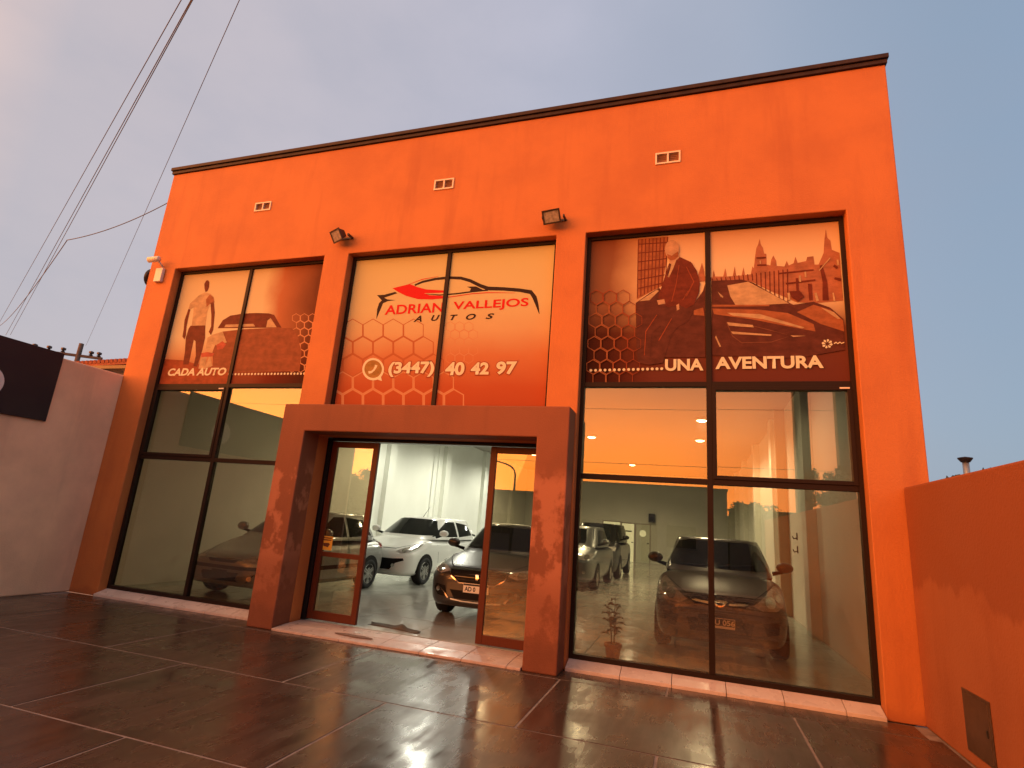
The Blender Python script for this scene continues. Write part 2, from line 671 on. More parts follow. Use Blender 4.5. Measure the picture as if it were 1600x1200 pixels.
HOLES = [(-8.65, -5.55, -1, WZ), (-5.10, -1.77, 3.0, WZ), (-5.10, -1.77, -1, 2.57), (-1.36, 1.75, -1, WZ)]
VENTS = [(-7.14, -6.82, 6.40, 6.55), (-3.74, -3.43, 6.39, 6.55), (-0.45, -0.14, 6.37, 6.53)]
facade = part(wall_grid((X0, X1, 0, 7.40), HOLES + VENTS, FY, FY + 0.22), 'facade_wall', 'orange_render', bevel=0.012)
cap = MB()
cap.box(X0 - 0.02, X1 + 0.015, FY - 0.03, FY + 0.26, 7.403, 7.46)
cap.box(X0 - 0.035, X1 + 0.03, FY - 0.055, FY + 0.28, 7.463, 7.525)
part(cap, 'parapet_cap', 'cap_metal', bevel=0.006)
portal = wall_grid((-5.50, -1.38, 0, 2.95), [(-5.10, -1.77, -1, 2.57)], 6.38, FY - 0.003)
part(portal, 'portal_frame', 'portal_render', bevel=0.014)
part(MB().box(X0, -9.0, FY + 0.222, BACK + .25, 0, 5.3), 'side_wall', 'white_plaster')
part(MB().box(2.05, X1, FY + 0.222, BACK + .25, 0, 5.3), 'side_wall', 'white_plaster')
part(MB().box(-8.998, 2.048, BACK, BACK + .25, 0, 5.3), 'back_wall', 'white_plaster')
part(MB().box(-8.998, 2.048, FY + 0.222, BACK - .002, 4.60, 4.85), 'ceiling_slab', 'ceiling_dimmed')
# inner skin of the facade above the ceiling line is hidden; piers show white inside
for y in (11.0, 15.2, 19.4, 23.6, 27.8):
    part(MB().box(1.88, 2.048, y, y + 0.42, FLZ + .002, 4.598), 'pilaster', 'white_plaster')
    part(MB().box(-8.998, -8.84, y, y + 0.42, FLZ + .002, 4.598), 'pilaster', 'white_plaster')
part(MB().tube([(-8.80, 18.6, .1), (-8.80, 18.6, 4.59)], 0.03), 'conduit', 'white_plaster')
part(MB().box(1.84, 2.046, 14.0, 14.12, FLZ + .002, 4.598), 'door_jamb', 'jamb_tan')

# showroom floor: polished tiles
fl = struct(MB().box(-8.998, 2.048, FY + 0.224, BACK - .002, -0.1, FLZ - 0.006).build('showroom_floor', 'floor_grout'))
TW, TL = 1.104, 1.09
tm = MB().box(-TW / 2 + .003, TW / 2 - .003, -TL / 2 + .003, TL / 2 - .003, -0.005, 0).mesh('floor_tile')
for i in range(10):
    for j in range(22):
        o = obj('floor_tile', tm, 'showroom_tile', fl)
        o.location = (-8.995 + TW * (i + .5), 6.97 + TL * (j + .5), FLZ + random.uniform(-.0006, .0006))


def window(name, x0, x1, z0, z1, mullions, transoms, sash=None):
    """frame with panes between mullions and transoms; sash = (column, row) of a thicker opening light"""
    f = MB()
    t, y0, y1 = 0.05, 6.855, 6.935
    e = 0.002
    f.box(x0 + e, x0 + t, y0, y1, z0, z1 - e)
    f.box(x1 - t, x1 - e, y0, y1, z0, z1 - e)
    f.box(x0 + t, x1 - t, y0, y1, z1 - t, z1 - e)
    f.box(x0 + t, x1 - t, y0, y1, z0, z0 + t)
    w = part(f, 'window', 'frame_black')
    mw = 0.032
    xs = [x0 + t] + mullions + [x1 - t]
    zs = [z0 + t] + transoms + [z1 - t]
    for q in mullions:
        part(MB().box(q - mw, q + mw, y0 + .003, y1 - .003, z0 + t, z1 - t), 'mullion', 'frame_black', w, bevel=0.004)
    for q in transoms:
        lo = [x0 + t] + [a + mw for a in mullions]
        hi = [a - mw for a in mullions] + [x1 - t]
        for a, c in zip(lo, hi):
            part(MB().box(a, c, y0 + .006, y1 - .006, q - mw, q + mw), 'transom', 'frame_black', w, bevel=0.004)
    for i in range(len(xs) - 1):
        for j in range(len(zs) - 1):
            a = xs[i] + (mw if i else 0)
            c = xs[i + 1] - (mw if i < len(xs) - 2 else 0)
            d = zs[j] + (mw if j else 0)
            h = zs[j + 1] - (mw if j < len(zs) - 2 else 0)
            if sash and sash == (i, j):
                s = MB()
                k = 0.045
                s.box(a, a + k, y0 - .008, y1 - .01, d, h).box(c - k, c, y0 - .008, y1 - .01, d, h)
                s.box(a + k, c - k, y0 - .008, y1 - .01, h - k, h).box(a + k, c - k, y0 - .008, y1 - .01, d, d + k)
                part(s, 'sash', 'frame_black', w, bevel=0.004)
                part(MB().box(c - .12, c - .02, y0 - .012, y0 - .009, h - .03, h - .012), 'maker_sticker', 'paper', w)
                a, c, d, h = a + k, c - k, d + k, h - k
            # every pane sits a hair out of true in its gasket
            g_ = MB().box(a - (a + c) / 2, c - (a + c) / 2, 0, 0.006, d - (d + h) / 2, h - (d + h) / 2)
            p = g_.build('pane', 'window_glass', w)
            p.location = ((a + c) / 2, GY, (d + h) / 2)
            p.rotation_euler = (R(random.uniform(-.12, .12)), 0, R(random.uniform(-.1, .1)))
    return w


bpy.context.view_layer.update()
window('window', -8.65, -5.55, 0.10, WZ, [-7.10], [2.15, 3.345], (0, 1))
window('window', -1.36, 1.75, 0.10, WZ, [0.20], [2.18, 3.345], (1, 1))
window('window', -5.10, -1.77, 3.0, WZ, [-3.43], [])

# sloping tiled sills
for x0, x1, first in ((-8.645, -5.555, -8.10), (-1.355, 1.745, -0.752)):
    js = [x0]
    q = first
    while q < x1 - .05:
        js.append(q)
        q += 0.54
    js.append(x1)
    for a, c in zip(js, js[1:]):
        s = MB()
        dz = random.uniform(-.003, .003)
        pts = [(a + .003, 6.665, 0.0), (a + .003, 6.665, 0.035 + dz), (a + .003, 6.86, 0.098), (a + .003, 6.93, 0.098), (a + .003, 6.93, 0.0)]
        s.prism(pts, (c - a - .006, 0, 0))
        part(s, 'sill_tile', 'sill_tile', bevel=0.003)
# entrance threshold: one row of tiles in front, the worn ramp behind
xs = [-5.09, -4.62, -4.09, -3.545, -3.01, -2.48, -1.945, -1.78]
for a, c in zip(xs, xs[1:]):
    s = MB()
    s.prism([(a + .003, 6.365, 0), (a + .003, 6.365, 0.028), (a + .003, 6.63, 0.050), (a + .003, 6.63, 0.0)], (c - a - .006, 0, 0))
    part(s, 'threshold_tile', 'threshold_tile', bevel=0.003)
    s = MB()
    s.prism([(a + .003, 6.636, 0), (a + .003, 6.636, 0.050), (a + .003, 6.938, 0.058), (a + .003, 6.938, 0.0)], (c - a - .006, 0, 0))
    part(s, 'threshold_tile', 'threshold_tile', bevel=0.003)
# chipped spot where the tile glaze is gone
ch = MB()
pts = []
for k in range(16):
    a = 2 * math.pi * k / 16
    rr = random.uniform(.7, 1.15)
    pts.append((-3.98 + .30 * rr * math.cos(a), 6.55 + .06 * rr * math.sin(a), 0.0485))
ch.prism(pts, (0, 0, 0.004))
part(ch, 'chipped_patch', 'chipped_mortar')


def door_leaf(x0, x1, rail, sticker=False):
    f = MB()
    y0, y1, z0, z1, t = 6.985, 7.035, 0.075, 2.52, 0.085
    f.box(x0, x0 + t, y0, y1, z0, z1).box(x1 - t, x1, y0, y1, z0, z1)
    f.box(x0 + t, x1 - t, y0 + .002, y1 - .002, z1 - t, z1).box(x0 + t, x1 - t, y0 + .002, y1 - .002, z0, z0 + .11)
    d = part(f, 'sliding_door', 'door_frame', bevel=0.005)
    if rail:
        part(MB().box(x0 + t, x1 - t, y0 + .008, y1 - .008, 0.90, 0.965), 'rail', 'door_frame', d)
    part(MB().box(x0 + t, x1 - t, 7.006, 7.012, z0 + .11, z1 - t), 'pane', 'window_glass', d)
    return d


dl = door_leaf(-5.045, -4.27, True)
dr = door_leaf(-2.56, -1.80, False)
part(MB().box(-5.098, -5.048, 6.96, 7.10, 0.062, 2.56), 'door_jamb', 'door_dark')
part(MB().box(-5.046, -1.772, 6.965, 7.10, 2.525, 2.60), 'door_head', 'door_dark')
part(MB().box(-5.4, -5.10, 6.945, 7.10, 0.062, 2.75), 'inner_pier', 'frame_black')
part(MB().box(-1.768, -1.40, 6.945, 7.10, 0.062, 2.75), 'inner_pier', 'frame_black')
# vents
for (a, c, d, h) in VENTS:
    fr = MB()
    t = 0.014
    fr.box(a - .008, a + t, FY - .014, FY + .05, d - .008, h + .008).box(c - t, c + .008, FY - .014, FY + .05, d - .008, h + .008)
    fr.box(a + t, c - t, FY - .014, FY + .05, h - t, h + .008).box(a + t, c - t, FY - .014, FY + .05, d - .008, d + t)
    mid = (a + c) / 2
    fr.box(mid - .011, mid + .011, FY - .012, FY + .05, d + t, h - t)
    v = part(fr, 'vent', 'vent_frame')
    part(MB().box(a + .001, c - .001, FY + .10, FY + .12, d + .001, h - .001), 'vent_back', 'dark_void', v)
    for s0, s1 in ((a + t, mid - .011), (mid + .011, c - t)):
        for k in range(4):
            z = d + .035 + k * (h - d - .05) / 4
            rot = Matrix.Translation(((s0 + s1) / 2, FY + .03, z + .01)) @ Matrix.Rotation(R(-35), 4, 'X')
            part(MB().box(-(s1 - s0) / 2, (s1 - s0) / 2, -.022, .022, -.003, .003, rot), 'slat', 'vent_slat', v)

# ---- boundary walls either side of the forecourt
lw = MB()
lw.box(-9.60, -9.252, 0.10, 7.40, 0, 3.50)
lwall = tag(lw.build('boundary_wall', 'cream_render', bevel=0.02), 'tall cream plastered wall left of the showroom with faint grey stains', 'wall')
rw = MB()
rw.box(2.062, 2.42, -4.9, 6.715, 0, 2.205)
rwall = tag(rw.build('boundary_wall', 'side_wall_render', bevel=0.02), 'low orange side wall at the right with dark damp drips', 'wall')
# meter cupboard let into the right wall
mc = empty('meter_cupboard', (2.06, 5.58, 0.1))
tag(mc, 'brown metal meter cupboard low in the orange right wall', 'cupboard')
f = MB()
f.box(-.006, .0, -.225, .225, 0, .02).box(-.006, .0, -.225, .225, .425, .445).box(-.006, 0, -.225, -.20, .02, .425).box(-.006, 0, .20, .225, .02, .425)
f.build('frame', 'metal_panel', mc)
MB().box(-.010, -.001, -.198, .198, .022, .423).build('door', 'metal_panel', mc, bevel=0.002)
MB().box(-.016, -.0102, -.17, -.15, .19, .24).build('handle', 'black_plastic', mc)
# navy sign board on the cream wall
sg = empty('sign_board', (-9.25, 5.72, 2.5))
tag(sg, 'navy blue sign board with white round emblem on the cream wall', 'sign')
MB().box(0.001, .035, -4.2, 0, 0, 1.06).build('board', 'navy_panel', sg, bevel=0.004)
disc = Matrix.Translation((.0362, -.89, .40)) @ Matrix.Rotation(R(90), 4, 'Y')
MB().lathe([(.23, 0), (.23, .004)], 32, disc).build('emblem_disc', 'sign_white', sg)

# ------------------------------------------------------------------ printed window films
FILM_Y = 6.886


def film_mat(name, stops, axis, lo, hi, extra=None):
    """printed gradient; stops = [(t, colour)] along the film's x or z; extra = (axis, lo, hi, stops) multiplied in by its alpha"""
    m_ = mat(name, stops[0][1], 0.55, spec=0.08)
    nt = m_.node_tree
    N, L = nt.nodes, nt.links
    geo = N.new('ShaderNodeNewGeometry')
    sp = N.new('ShaderNodeSeparateXYZ')
    L.new(geo.outputs['Position'], sp.inputs[0])
    no = N.new('ShaderNodeTexNoise')
    no.inputs['Scale'].default_value = 2.2
    no.inputs['Detail'].default_value = 4
    L.new(geo.outputs['Position'], no.inputs['Vector'])

    def ramp(axis_, lo_, hi_, st, wob):
        r = N.new('ShaderNodeMapRange')
        L.new(sp.outputs[axis_], r.inputs[0])
        r.inputs[1].default_value = lo_
        r.inputs[2].default_value = hi_
        a = N.new('ShaderNodeMath')
        a.operation = 'MULTIPLY_ADD'
        L.new(no.outputs[0], a.inputs[0])
        a.inputs[1].default_value = wob
        L.new(r.outputs[0], a.inputs[2])
        c = N.new('ShaderNodeValToRGB')
        L.new(a.outputs[0], c.inputs[0])
        e = c.color_ramp.elements
        e[0].position, e[0].color = st[0][0], (*st[0][1], 1)
        e[1].position, e[1].color = st[-1][0], (*st[-1][1], 1)
        for t, q in st[1:-1]:
            k = e.new(t)
            k.color = (*q, 1)
        return c.outputs[0]
    c1 = ramp(axis, lo, hi, stops, 0.06)
    if extra:
        ax, l2, h2, st, = extra
        c2 = ramp(ax, l2, h2, st, 0.10)
        mx = N.new('ShaderNodeMix')
        mx.data_type = 'RGBA'
        mx.blend_type = 'MULTIPLY'
        mx.inputs[0].default_value = 1
        L.new(c1, mx.inputs[6])
        L.new(c2, mx.inputs[7])
        c1 = mx.outputs[2]
    L.new(c1, N['Principled BSDF'].inputs['Base Color'])


CREAM, INK, RED = (0.66, 0.62, 0.44), (0.030, 0.016, 0.014), (0.52, 0.012, 0.014)
film_mat('film_left', [(0, (0.16, 0.035, 0.018)), (0.13, (0.20, 0.045, 0.02)), (0.26, (0.46, 0.23, 0.11)), (0.45, (0.58, 0.50, 0.30)), (1, (0.54, 0.43, 0.24))], 2, 3.37, 5.4,
         (0, -8.65, -5.55, [(0, (1, 1, 1)), (0.66, (1, 1, 1)), (0.78, (0.66, 0.28, 0.2)), (1, (0.20, 0.07, 0.05))]))
film_mat('film_centre', [(0, (0.32, 0.060, 0.02)), (0.18, (0.38, 0.085, 0.03)), (0.36, (0.46, 0.17, 0.07)), (0.52, (0.52, 0.35, 0.18)), (0.68, (0.53, 0.44, 0.23)), (1, (0.53, 0.46, 0.22))], 2, 2.95, 5.4)
film_mat('film_right', [(0, (0.11, 0.028, 0.018)), (0.2, (0.12, 0.034, 0.02)), (0.36, (0.16, 0.055, 0.028)), (0.55, (0.60, 0.46, 0.28)), (0.8, (0.62, 0.47, 0.28)), (1, (0.52, 0.31, 0.17))], 2, 3.37, 5.4,
         (0, -1.36, 1.75, [(0, (0.30, 0.17, 0.14)), (0.16, (0.36, 0.20, 0.16)), (0.26, (0.75, 0.6, 0.5)), (0.34, (1, 1, 1)), (1, (1, 1, 1))]))
for n_, c_ in dict(print_cream=CREAM, print_ink=INK, print_red=RED, print_brown=(0.10, 0.022, 0.012), print_rust=(0.20, 0.045, 0.018),
                   print_dark=(0.070, 0.022, 0.015), print_stone=(0.25, 0.095, 0.05), print_car=(0.27, 0.085, 0.040), print_skin=(0.52, 0.31, 0.18), print_tan=(0.34, 0.12, 0.05), print_peach=(0.52, 0.35, 0.19),
                   print_hex=(0.50, 0.24, 0.12), print_hex_dim=(0.36, 0.105, 0.04), print_hex_dark=(0.20, 0.06, 0.03), print_olive=(0.24, 0.13, 0.035),
                   print_pink=(0.44, 0.10, 0.06), print_grey=(0.13, 0.05, 0.03)).items():
    if n_ in ('print_cream', 'print_ink', 'print_red', 'print_hex', 'print_hex_dim'):
        mat(n_, c_, 0.55, spec=0.08)
    else:                                   # photographic tone: uneven, streaked
        k_ = 0.45 if max(c_) > 0.25 else 1.9
        mat(n_, c_, 0.55, spec=0.08, noise=(7, tuple(v * k_ for v in c_), 0.75, 7, (1, 1, 1.6)))


class Film:
    """flat print on one window: a backing per pane and shapes traced in picture coordinates and laid on the film's plane"""

    def __init__(s, label, panels, base, zoom):
        s.k, s.ox, s.oy = zoom
        s.n = 0
        x0, x1, z0, z1 = panels[0][0], panels[-1][1], panels[0][2], panels[0][3]
        s.root = empty('window_film', ((x0 + x1) / 2, FILM_Y, z0))
        tag(s.root, label, 'window film')
        s.off = -Vector(s.root.location)
        for (a, c, d, h) in panels:
            MB().box(a + s.off.x, c + s.off.x, 0, 0.0015, d + s.off.z, h + s.off.z).build('film_panel', base, s.root)

    def p(s, x, y):
        v = at(x / s.k + s.ox, y / s.k + s.oy, FILM_Y)
        return Vector((v.x + s.off.x, 0, v.z + s.off.z))

    def lay(s, name, mb, mat_):
        for v in mb.bm.verts:
            v.co.y = -0.0002 * s.n
        mb.bm.normal_update()
        bmesh.ops.triangulate(mb.bm, faces=mb.bm.faces)
        return obj(name, mb.mesh(name), mat_, s.root)

    def shapes(s, name, polys, mat_):
        for pl in polys:
            s.n += 1
            s.lay(name, MB().poly([s.p(*q) for q in pl]), mat_)

    def stroke(s, name, lines, mat_):
        """lines = [[(x, y, width), ...]]"""
        for ln in lines:
            s.n += 1
            b = MB()
            L_, R_ = [], []
            for i, (x, y, w) in enumerate(ln):
                x0, y0, _ = ln[max(i - 1, 0)]
                x1, y1, _ = ln[min(i + 1, len(ln) - 1)]
                d = Vector((x1 - x0, y1 - y0)).normalized()
                L_.append(b.bm.verts.new(s.p(x - d.y * w / 2, y + d.x * w / 2)))
                R_.append(b.bm.verts.new(s.p(x + d.y * w / 2, y - d.x * w / 2)))
            for i in range(len(ln) - 1):
                b.bm.faces.new([L_[i], L_[i + 1], R_[i + 1], R_[i]])
            s.lay(name, b, mat_)

    def dots(s, name, a, c, n, r, mat_):
        s.n += 1
        b = MB()
        for i in range(n):
            t = i / (n - 1)
            q = s.p(a[0] + (c[0] - a[0]) * t, a[1] + (c[1] - a[1]) * t)
            b.poly([q + Vector((r * math.cos(k * math.pi / 6), 0, r * math.sin(k * math.pi / 6))) for k in range(12)])
        return s.lay(name, b, mat_)

    def hexes(s, name, cells, mat_):
        """cells = [(x, y, radius, line)] in picture units"""
        s.n += 1
        for (x, y, r, t) in cells:
            r, t = r * .996, t / 2
            b = MB()
            o_ = [b.bm.verts.new(s.p(x + r * math.cos(R(60 * k + 30)), y + r * math.sin(R(60 * k + 30)))) for k in range(6)]
            i_ = [b.bm.verts.new(s.p(x + (r - t) * math.cos(R(60 * k + 30)), y + (r - t) * math.sin(R(60 * k + 30)))) for k in range(6)]
            for k in range(6):
                b.bm.faces.new([o_[k], o_[(k + 1) % 6], i_[(k + 1) % 6], i_[k]])
            s.lay(name, b, mat_)

    def text(s, body, bl, tr, mat_, bold=0.03, shear=0.0, name='lettering'):
        """lettering fitted between its bottom left and top right picture points"""
        o = text_mesh(body, bold, shear)
        a, c = s.p(*bl), s.p(*tr)
        xs_ = [v.co.x for v in o.vertices]
        ys_ = [v.co.y for v in o.vertices]
        fx = (c.x - a.x) / (max(xs_) - min(xs_))
        fz = (c.z - a.z) / (max(ys_) - min(ys_))
        mx_, my_ = min(xs_), min(ys_)
        s.n += 1
        for v in o.vertices:
            v.co = Vector((a.x + (v.co.x - mx_) * fx, -0.0002 * s.n, a.z + (v.co.y - my_) * fz))
        return obj(name, o, mat_, s.root)


def text_mesh(body, bold=0.0, shear=0.0):
    cu = bpy.data.curves.new('lettering', 'FONT')
    cu.body = body
    cu.size = 1.0
    cu.offset = bold
    cu.shear = shear
    cu.resolution_u = 4
    o = bpy.data.objects.new('lettering', cu)
    COL.objects.link(o)
    dg = bpy.context.evaluated_depsgraph_get()
    me = bpy.data.meshes.new_from_object(o.evaluated_get(dg))
    bpy.data.objects.remove(o)
    bpy.data.curves.remove(cu)
    me.materials.clear()
    return me


# ---- left film: man walking, rear of an old coupe
F1 = Film('left window film showing a walking man, an old coupe and CADA AUTO lettering',
          [(-8.60, -7.132, 3.377, 5.39), (-7.068, -5.60, 3.377, 5.39)], 'film_left', (5, 220, 380))
F1.shapes('printed_ground', [[(185, 905), (335, 915), (420, 940), (560, 960), (700, 1000), (700, 1110), (120, 1110), (150, 1010)]], 'print_rust')
F1.hexes('honeycomb', [(1150 + 64.1 * i + (32 if j % 2 else 0), 585 + 55.5 * j, 37, 9) for j in range(8) for i in range(4) if (i + j * .35) > 0.9 and 1150 + 62 * i < 1345], 'print_hex')
F1.shapes('printed_car', [[(560, 850), (590, 770), (640, 690), (800, 672), (1000, 663), (1180, 663), (1225, 715), (1255, 850), (1240, 1000), (640, 1010), (565, 965)]], 'print_car')
F1.shapes('printed_car_roof', [[(600, 665), (640, 602), (700, 566), (800, 549), (900, 545), (1000, 548), (1042, 560), (1100, 660)]], 'print_brown')
F1.shapes('printed_car_glass', [[(652, 657), (664, 636), (880, 630), (893, 650)], [(980, 657), (990, 605), (1015, 585), (1062, 657)]], 'print_peach')
F1.shapes('printed_car_light', [[(520, 740), (560, 715), (640, 690), (672, 775), (600, 800), (560, 790), (540, 830), (505, 850)], [(470, 900), (520, 880), (500, 960), (540, 880), (560, 960), (500, 985), (450, 980)]], 'print_peach')
F1.shapes('printed_tail_lamp', [[(590, 795), (640, 765), (668, 790), (640, 826), (598, 832)], [(470, 860), (520, 850), (575, 860), (560, 885), (475, 890)]], 'print_pink')
F1.shapes('printed_trousers', [[(390, 645), (505, 640), (503, 740), (482, 830), (462, 900), (440, 965), (412, 960), (430, 880), (428, 765), (415, 755), (398, 830), (385, 900), (372, 948), (330, 948), (345, 850), (352, 740), (375, 665)]], 'print_brown')
F1.shapes('printed_shirt', [[(420, 440), (455, 408), (500, 385), (545, 395), (570, 420), (577, 462), (540, 478), (520, 540), (505, 642), (398, 645), (410, 560), (414, 500), (388, 518), (374, 510), (386, 470)]], 'print_peach')
F1.shapes('printed_shirt_shade', [[(540, 400), (570, 425), (575, 462), (540, 476), (515, 500), (510, 440)]], 'print_tan')
F1.shapes('printed_skin', [[(497, 318), (512, 292), (527, 289), (537, 305), (534, 345), (522, 375), (506, 382), (498, 352)],
                           [(545, 468), (571, 461), (579, 540), (572, 620), (566, 680), (548, 718), (532, 692), (550, 650), (552, 560)],
                           [(374, 512), (388, 520), (373, 580), (358, 650), (353, 722), (341, 752), (326, 730), (335, 680), (343, 600)]], 'print_brown')
F1.text('CADA AUTO', (208, 1037), (675, 972), 'print_cream', 0.035, 0.15)
F1.dots('dotted_line', (690, 1024), (1278, 1019), 24, 0.019, 'print_cream')

# ---- centre film: the dealer's logo and telephone number
F2 = Film('centre window film with red and black car logo and telephone number',
          [(-5.05, -3.462, 3.05, 5.39), (-3.398, -1.82, 3.05, 5.39)], 'film_centre', (4, 500, 360))
hx = [(205 + 126.5 * i + (63.2 if j % 2 else 0), 1062 - 109.5 * j, 73, 18 - 2 * j) for j in range(5) for i in range(-1, 6) if (i * 1.0 + j * .4) < 5.2]
F2.hexes('honeycomb', [h for h in hx if h[1] > 900], 'print_hex')
F2.hexes('honeycomb', [h for h in hx if h[1] <= 900], 'print_hex_dim')
F2.hexes('honeycomb', [(815 + 57.2 * i + (28.6 if j % 2 else 0), 800 - 49.5 * j, 33, 6) for j in range(5) for i in range(3)], 'print_hex')
F2.shapes('logo_tail', [[(356, 405), (402, 402), (470, 384), (484, 393), (402, 421), (420, 431), (474, 436), (425, 442), (394, 456), (376, 500), (352, 556), (357, 492), (369, 455), (386, 437)]], 'print_ink')
F2.stroke('logo_roof', [[(592, 343, 10), (640, 322, 13), (720, 304, 15), (800, 296, 17), (880, 298, 19), (940, 315, 20), (1000, 345, 22), (1050, 363, 24), (1150, 366, 22), (1250, 374, 22), (1318, 386, 26), (1342, 420, 28), (1358, 470, 18), (1371, 522, 3)],
                        [(648, 397, 2), (750, 404, 7), (850, 396, 9), (950, 383, 9), (1050, 373, 9)]], 'print_ink')
F2.shapes('logo_mirror', [[(918, 352), (975, 350), (1003, 364), (1030, 376), (960, 382), (936, 378), (944, 364)]], 'print_ink')
F2.shapes('logo_swoosh', [[(453, 362), (560, 335), (612, 355), (665, 369), (800, 377), (800, 388), (705, 392), (650, 393), (684, 405), (800, 411), (790, 424), (700, 432), (612, 430), (540, 410), (490, 386)]], 'print_red')
F2.stroke('logo_line', [[(556, 337, 2), (640, 306, 5), (740, 288, 2)], [(800, 418, 5), (850, 411, 5), (950, 396, 5), (1050, 389, 5), (1220, 391, 2)]], 'print_red')
F2.text('ADRIAN', (403, 528), (775, 450), 'print_red', 0.022, 0.0)
F2.text('VALLEJOS', (828, 511), (1306, 421), 'print_red', 0.022, 0.0)
for ch_, x0_, x1_, yb, yt in (('A', 583, 640, 573, 532), ('U', 693, 750, 567, 528), ('T', 812, 862, 562, 526), ('O', 910, 976, 560, 520), ('S', 1034, 1090, 555, 518)):
    F2.text(ch_, (x0_, yb), (x1_, yt), 'print_ink', 0.03, 0.3)
cc = [(333 + 68 * math.cos(R(a)), 868 + 70 * math.sin(R(a))) for a in range(0, 360, 15)]
F2.shapes('phone_bubble', [cc, [(340, 925), (380, 905), (388, 942)]], 'print_cream')
F2.shapes('phone_disc', [[(333 + 55 * math.cos(R(a)), 867 + 56 * math.sin(R(a))) for a in range(0, 360, 15)]], 'print_olive')
F2.stroke('phone_handset', [[(304, 888, 16), (322, 886, 13), (338, 872, 11), (348, 856, 13), (352, 842, 16)]], 'print_cream')
for body, bl, tr in (('(3447)', (422, 917), (720, 818)), ('40', (780, 907), (908, 822)), ('42', (940, 902), (1060, 824)), ('97', (1098, 902), (1234, 818))):
    F2.text(body, (bl[0] - 5, bl[1] + 6), (tr[0] + 6, tr[1] - 5), 'print_rust', 0.075, 0.0, name='lettering_outline')
    F2.text(body, bl, tr, 'print_cream', 0.04, 0.0)

# ---- right film: man in a suit leaning on a sports car, gothic skyline
F3 = Film('right window film with suited man, sports car, gothic skyline and UNA AVENTURA lettering',
          [(-1.31, 0.168, 3.377, 5.39), (0.232, 1.70, 3.377, 5.39)], 'film_right', (3.478, 900, 320))
F3.shapes('printed_tower', [[(340, 185), (500, 172), (492, 300), (470, 440), (330, 515)]], 'print_tan')
F3.stroke('printed_tower_ribs', [[(340 + i * 20 - 1, 188 - i * 1.6, 5), (333 + i * 19, 505 - i * 9, 5)] for i in range(9)] + [[(338, 215 + 48 * j, 5), (498 - 4 * j, 205 + 44 * j, 5)] for j in range(6)], 'print_brown')
sky_ = [(660, 420), (664, 380), (674, 350), (684, 315), (694, 350), (700, 390), (742, 395), (748, 355), (756, 390), (800, 390), (811, 345), (820, 390), (852, 388), (862, 335), (870, 386), (900, 384), (910, 340), (918, 382), (950, 378), (958, 335), (966, 345),
        (972, 290), (980, 235), (990, 215), (997, 185), (1004, 215), (1016, 235), (1022, 265), (1034, 268), (1036, 325), (1056, 330), (1060, 300), (1072, 276), (1088, 305), (1090, 332), (1132, 336), (1145, 305), (1156, 330), (1182, 318), (1192, 282), (1204, 316), (1250, 306), (1256, 284), (1290, 280), (1296, 325), (1318, 325),
        (1345, 262), (1350, 185), (1357, 133), (1366, 180), (1382, 195), (1390, 245), (1432, 262), (1452, 520), (1300, 535), (1200, 530), (1060, 470), (960, 420), (740, 412)]
F3.shapes('printed_skyline', [sky_], 'print_stone')
F3.stroke('printed_skyline_shade', [[(740 + 24 * i, 402 - i * 3, 6), (744 + 24 * i, 425 + i * 9 if i > 9 else 412, 6)] for i in range(18)] + [[(980, 290, 8), (1032, 288, 8)], [(984, 330, 8), (1034, 328, 8)], [(1100, 375, 8), (1290, 355, 8)], [(1140, 430, 9), (1300, 410, 9)], [(1330, 330, 16), (1352, 420, 26), (1356, 520, 34)], [(1400, 330, 14), (1420, 345, 14)], [(1404, 400, 12), (1440, 410, 16)], [(1270, 430, 22), (1276, 520, 20)], [(1200, 400, 14), (1206, 510, 14)]], 'print_brown')
F3.stroke('printed_skyline_light', [[(1215, 385, 10), (1218, 420, 10)], [(1245, 365, 9), (1247, 395, 9)], [(1000, 305, 6), (1002, 322, 6)], [(1300, 480, 14), (1312, 525, 14)], [(1396, 480, 8), (1404, 525, 10)], [(1155, 480, 14), (1158, 520, 12)], [(1380, 290, 5), (1320, 360, 5)], [(1420, 300, 10), (1424, 330, 12)]], 'print_peach')
F3.shapes('printed_car', [[(735, 415), (900, 408), (960, 424), (1090, 500), (1180, 545), (1290, 528), (1380, 560), (1452, 622), (1460, 790), (1200, 835), (740, 820)], [(325, 535), (400, 482), (452, 452), (500, 520), (640, 540), (690, 470), (702, 430), (702, 830), (330, 830)]], 'print_dark')
F3.shapes('printed_car_windscreen', [[(822, 440), (935, 420), (1050, 480), (1158, 538), (870, 552), (838, 500)], [(345, 525), (440, 462), (450, 470), (400, 520)], [(770, 475), (800, 500), (798, 508), (785, 500)]], 'print_peach')
F3.shapes('printed_car_panel', [[(740, 566), (1000, 572), (1150, 590), (1290, 650), (1300, 690), (1180, 668), (960, 625), (750, 596)], [(1200, 585), (1290, 545), (1380, 572), (1450, 630), (1456, 690), (1330, 650)], [(640, 575), (690, 560), (698, 605), (640, 600)], [(740, 545), (1050, 545), (1050, 553), (740, 556)]], 'print_tan')
F3.shapes('printed_car_panel_light', [[(820, 588), (1000, 596), (1240, 668), (1230, 674), (1010, 622), (850, 604)], [(1330, 560), (1400, 585), (1436, 620), (1420, 622), (1380, 595)], [(820, 640), (960, 655), (966, 668), (900, 664), (830, 658)], [(842, 690), (1062, 707), (1060, 714), (852, 704)], [(760, 712), (788, 772), (780, 774), (756, 722)], [(1165, 712), (1250, 714), (1180, 720)]], 'print_peach')
F3.stroke('printed_car_seam', [[(818, 640, 4), (850, 715, 4), (900, 752, 4), (1060, 748, 4), (1168, 714, 3), (1060, 685, 4), (960, 660, 4)]], 'print_grey')
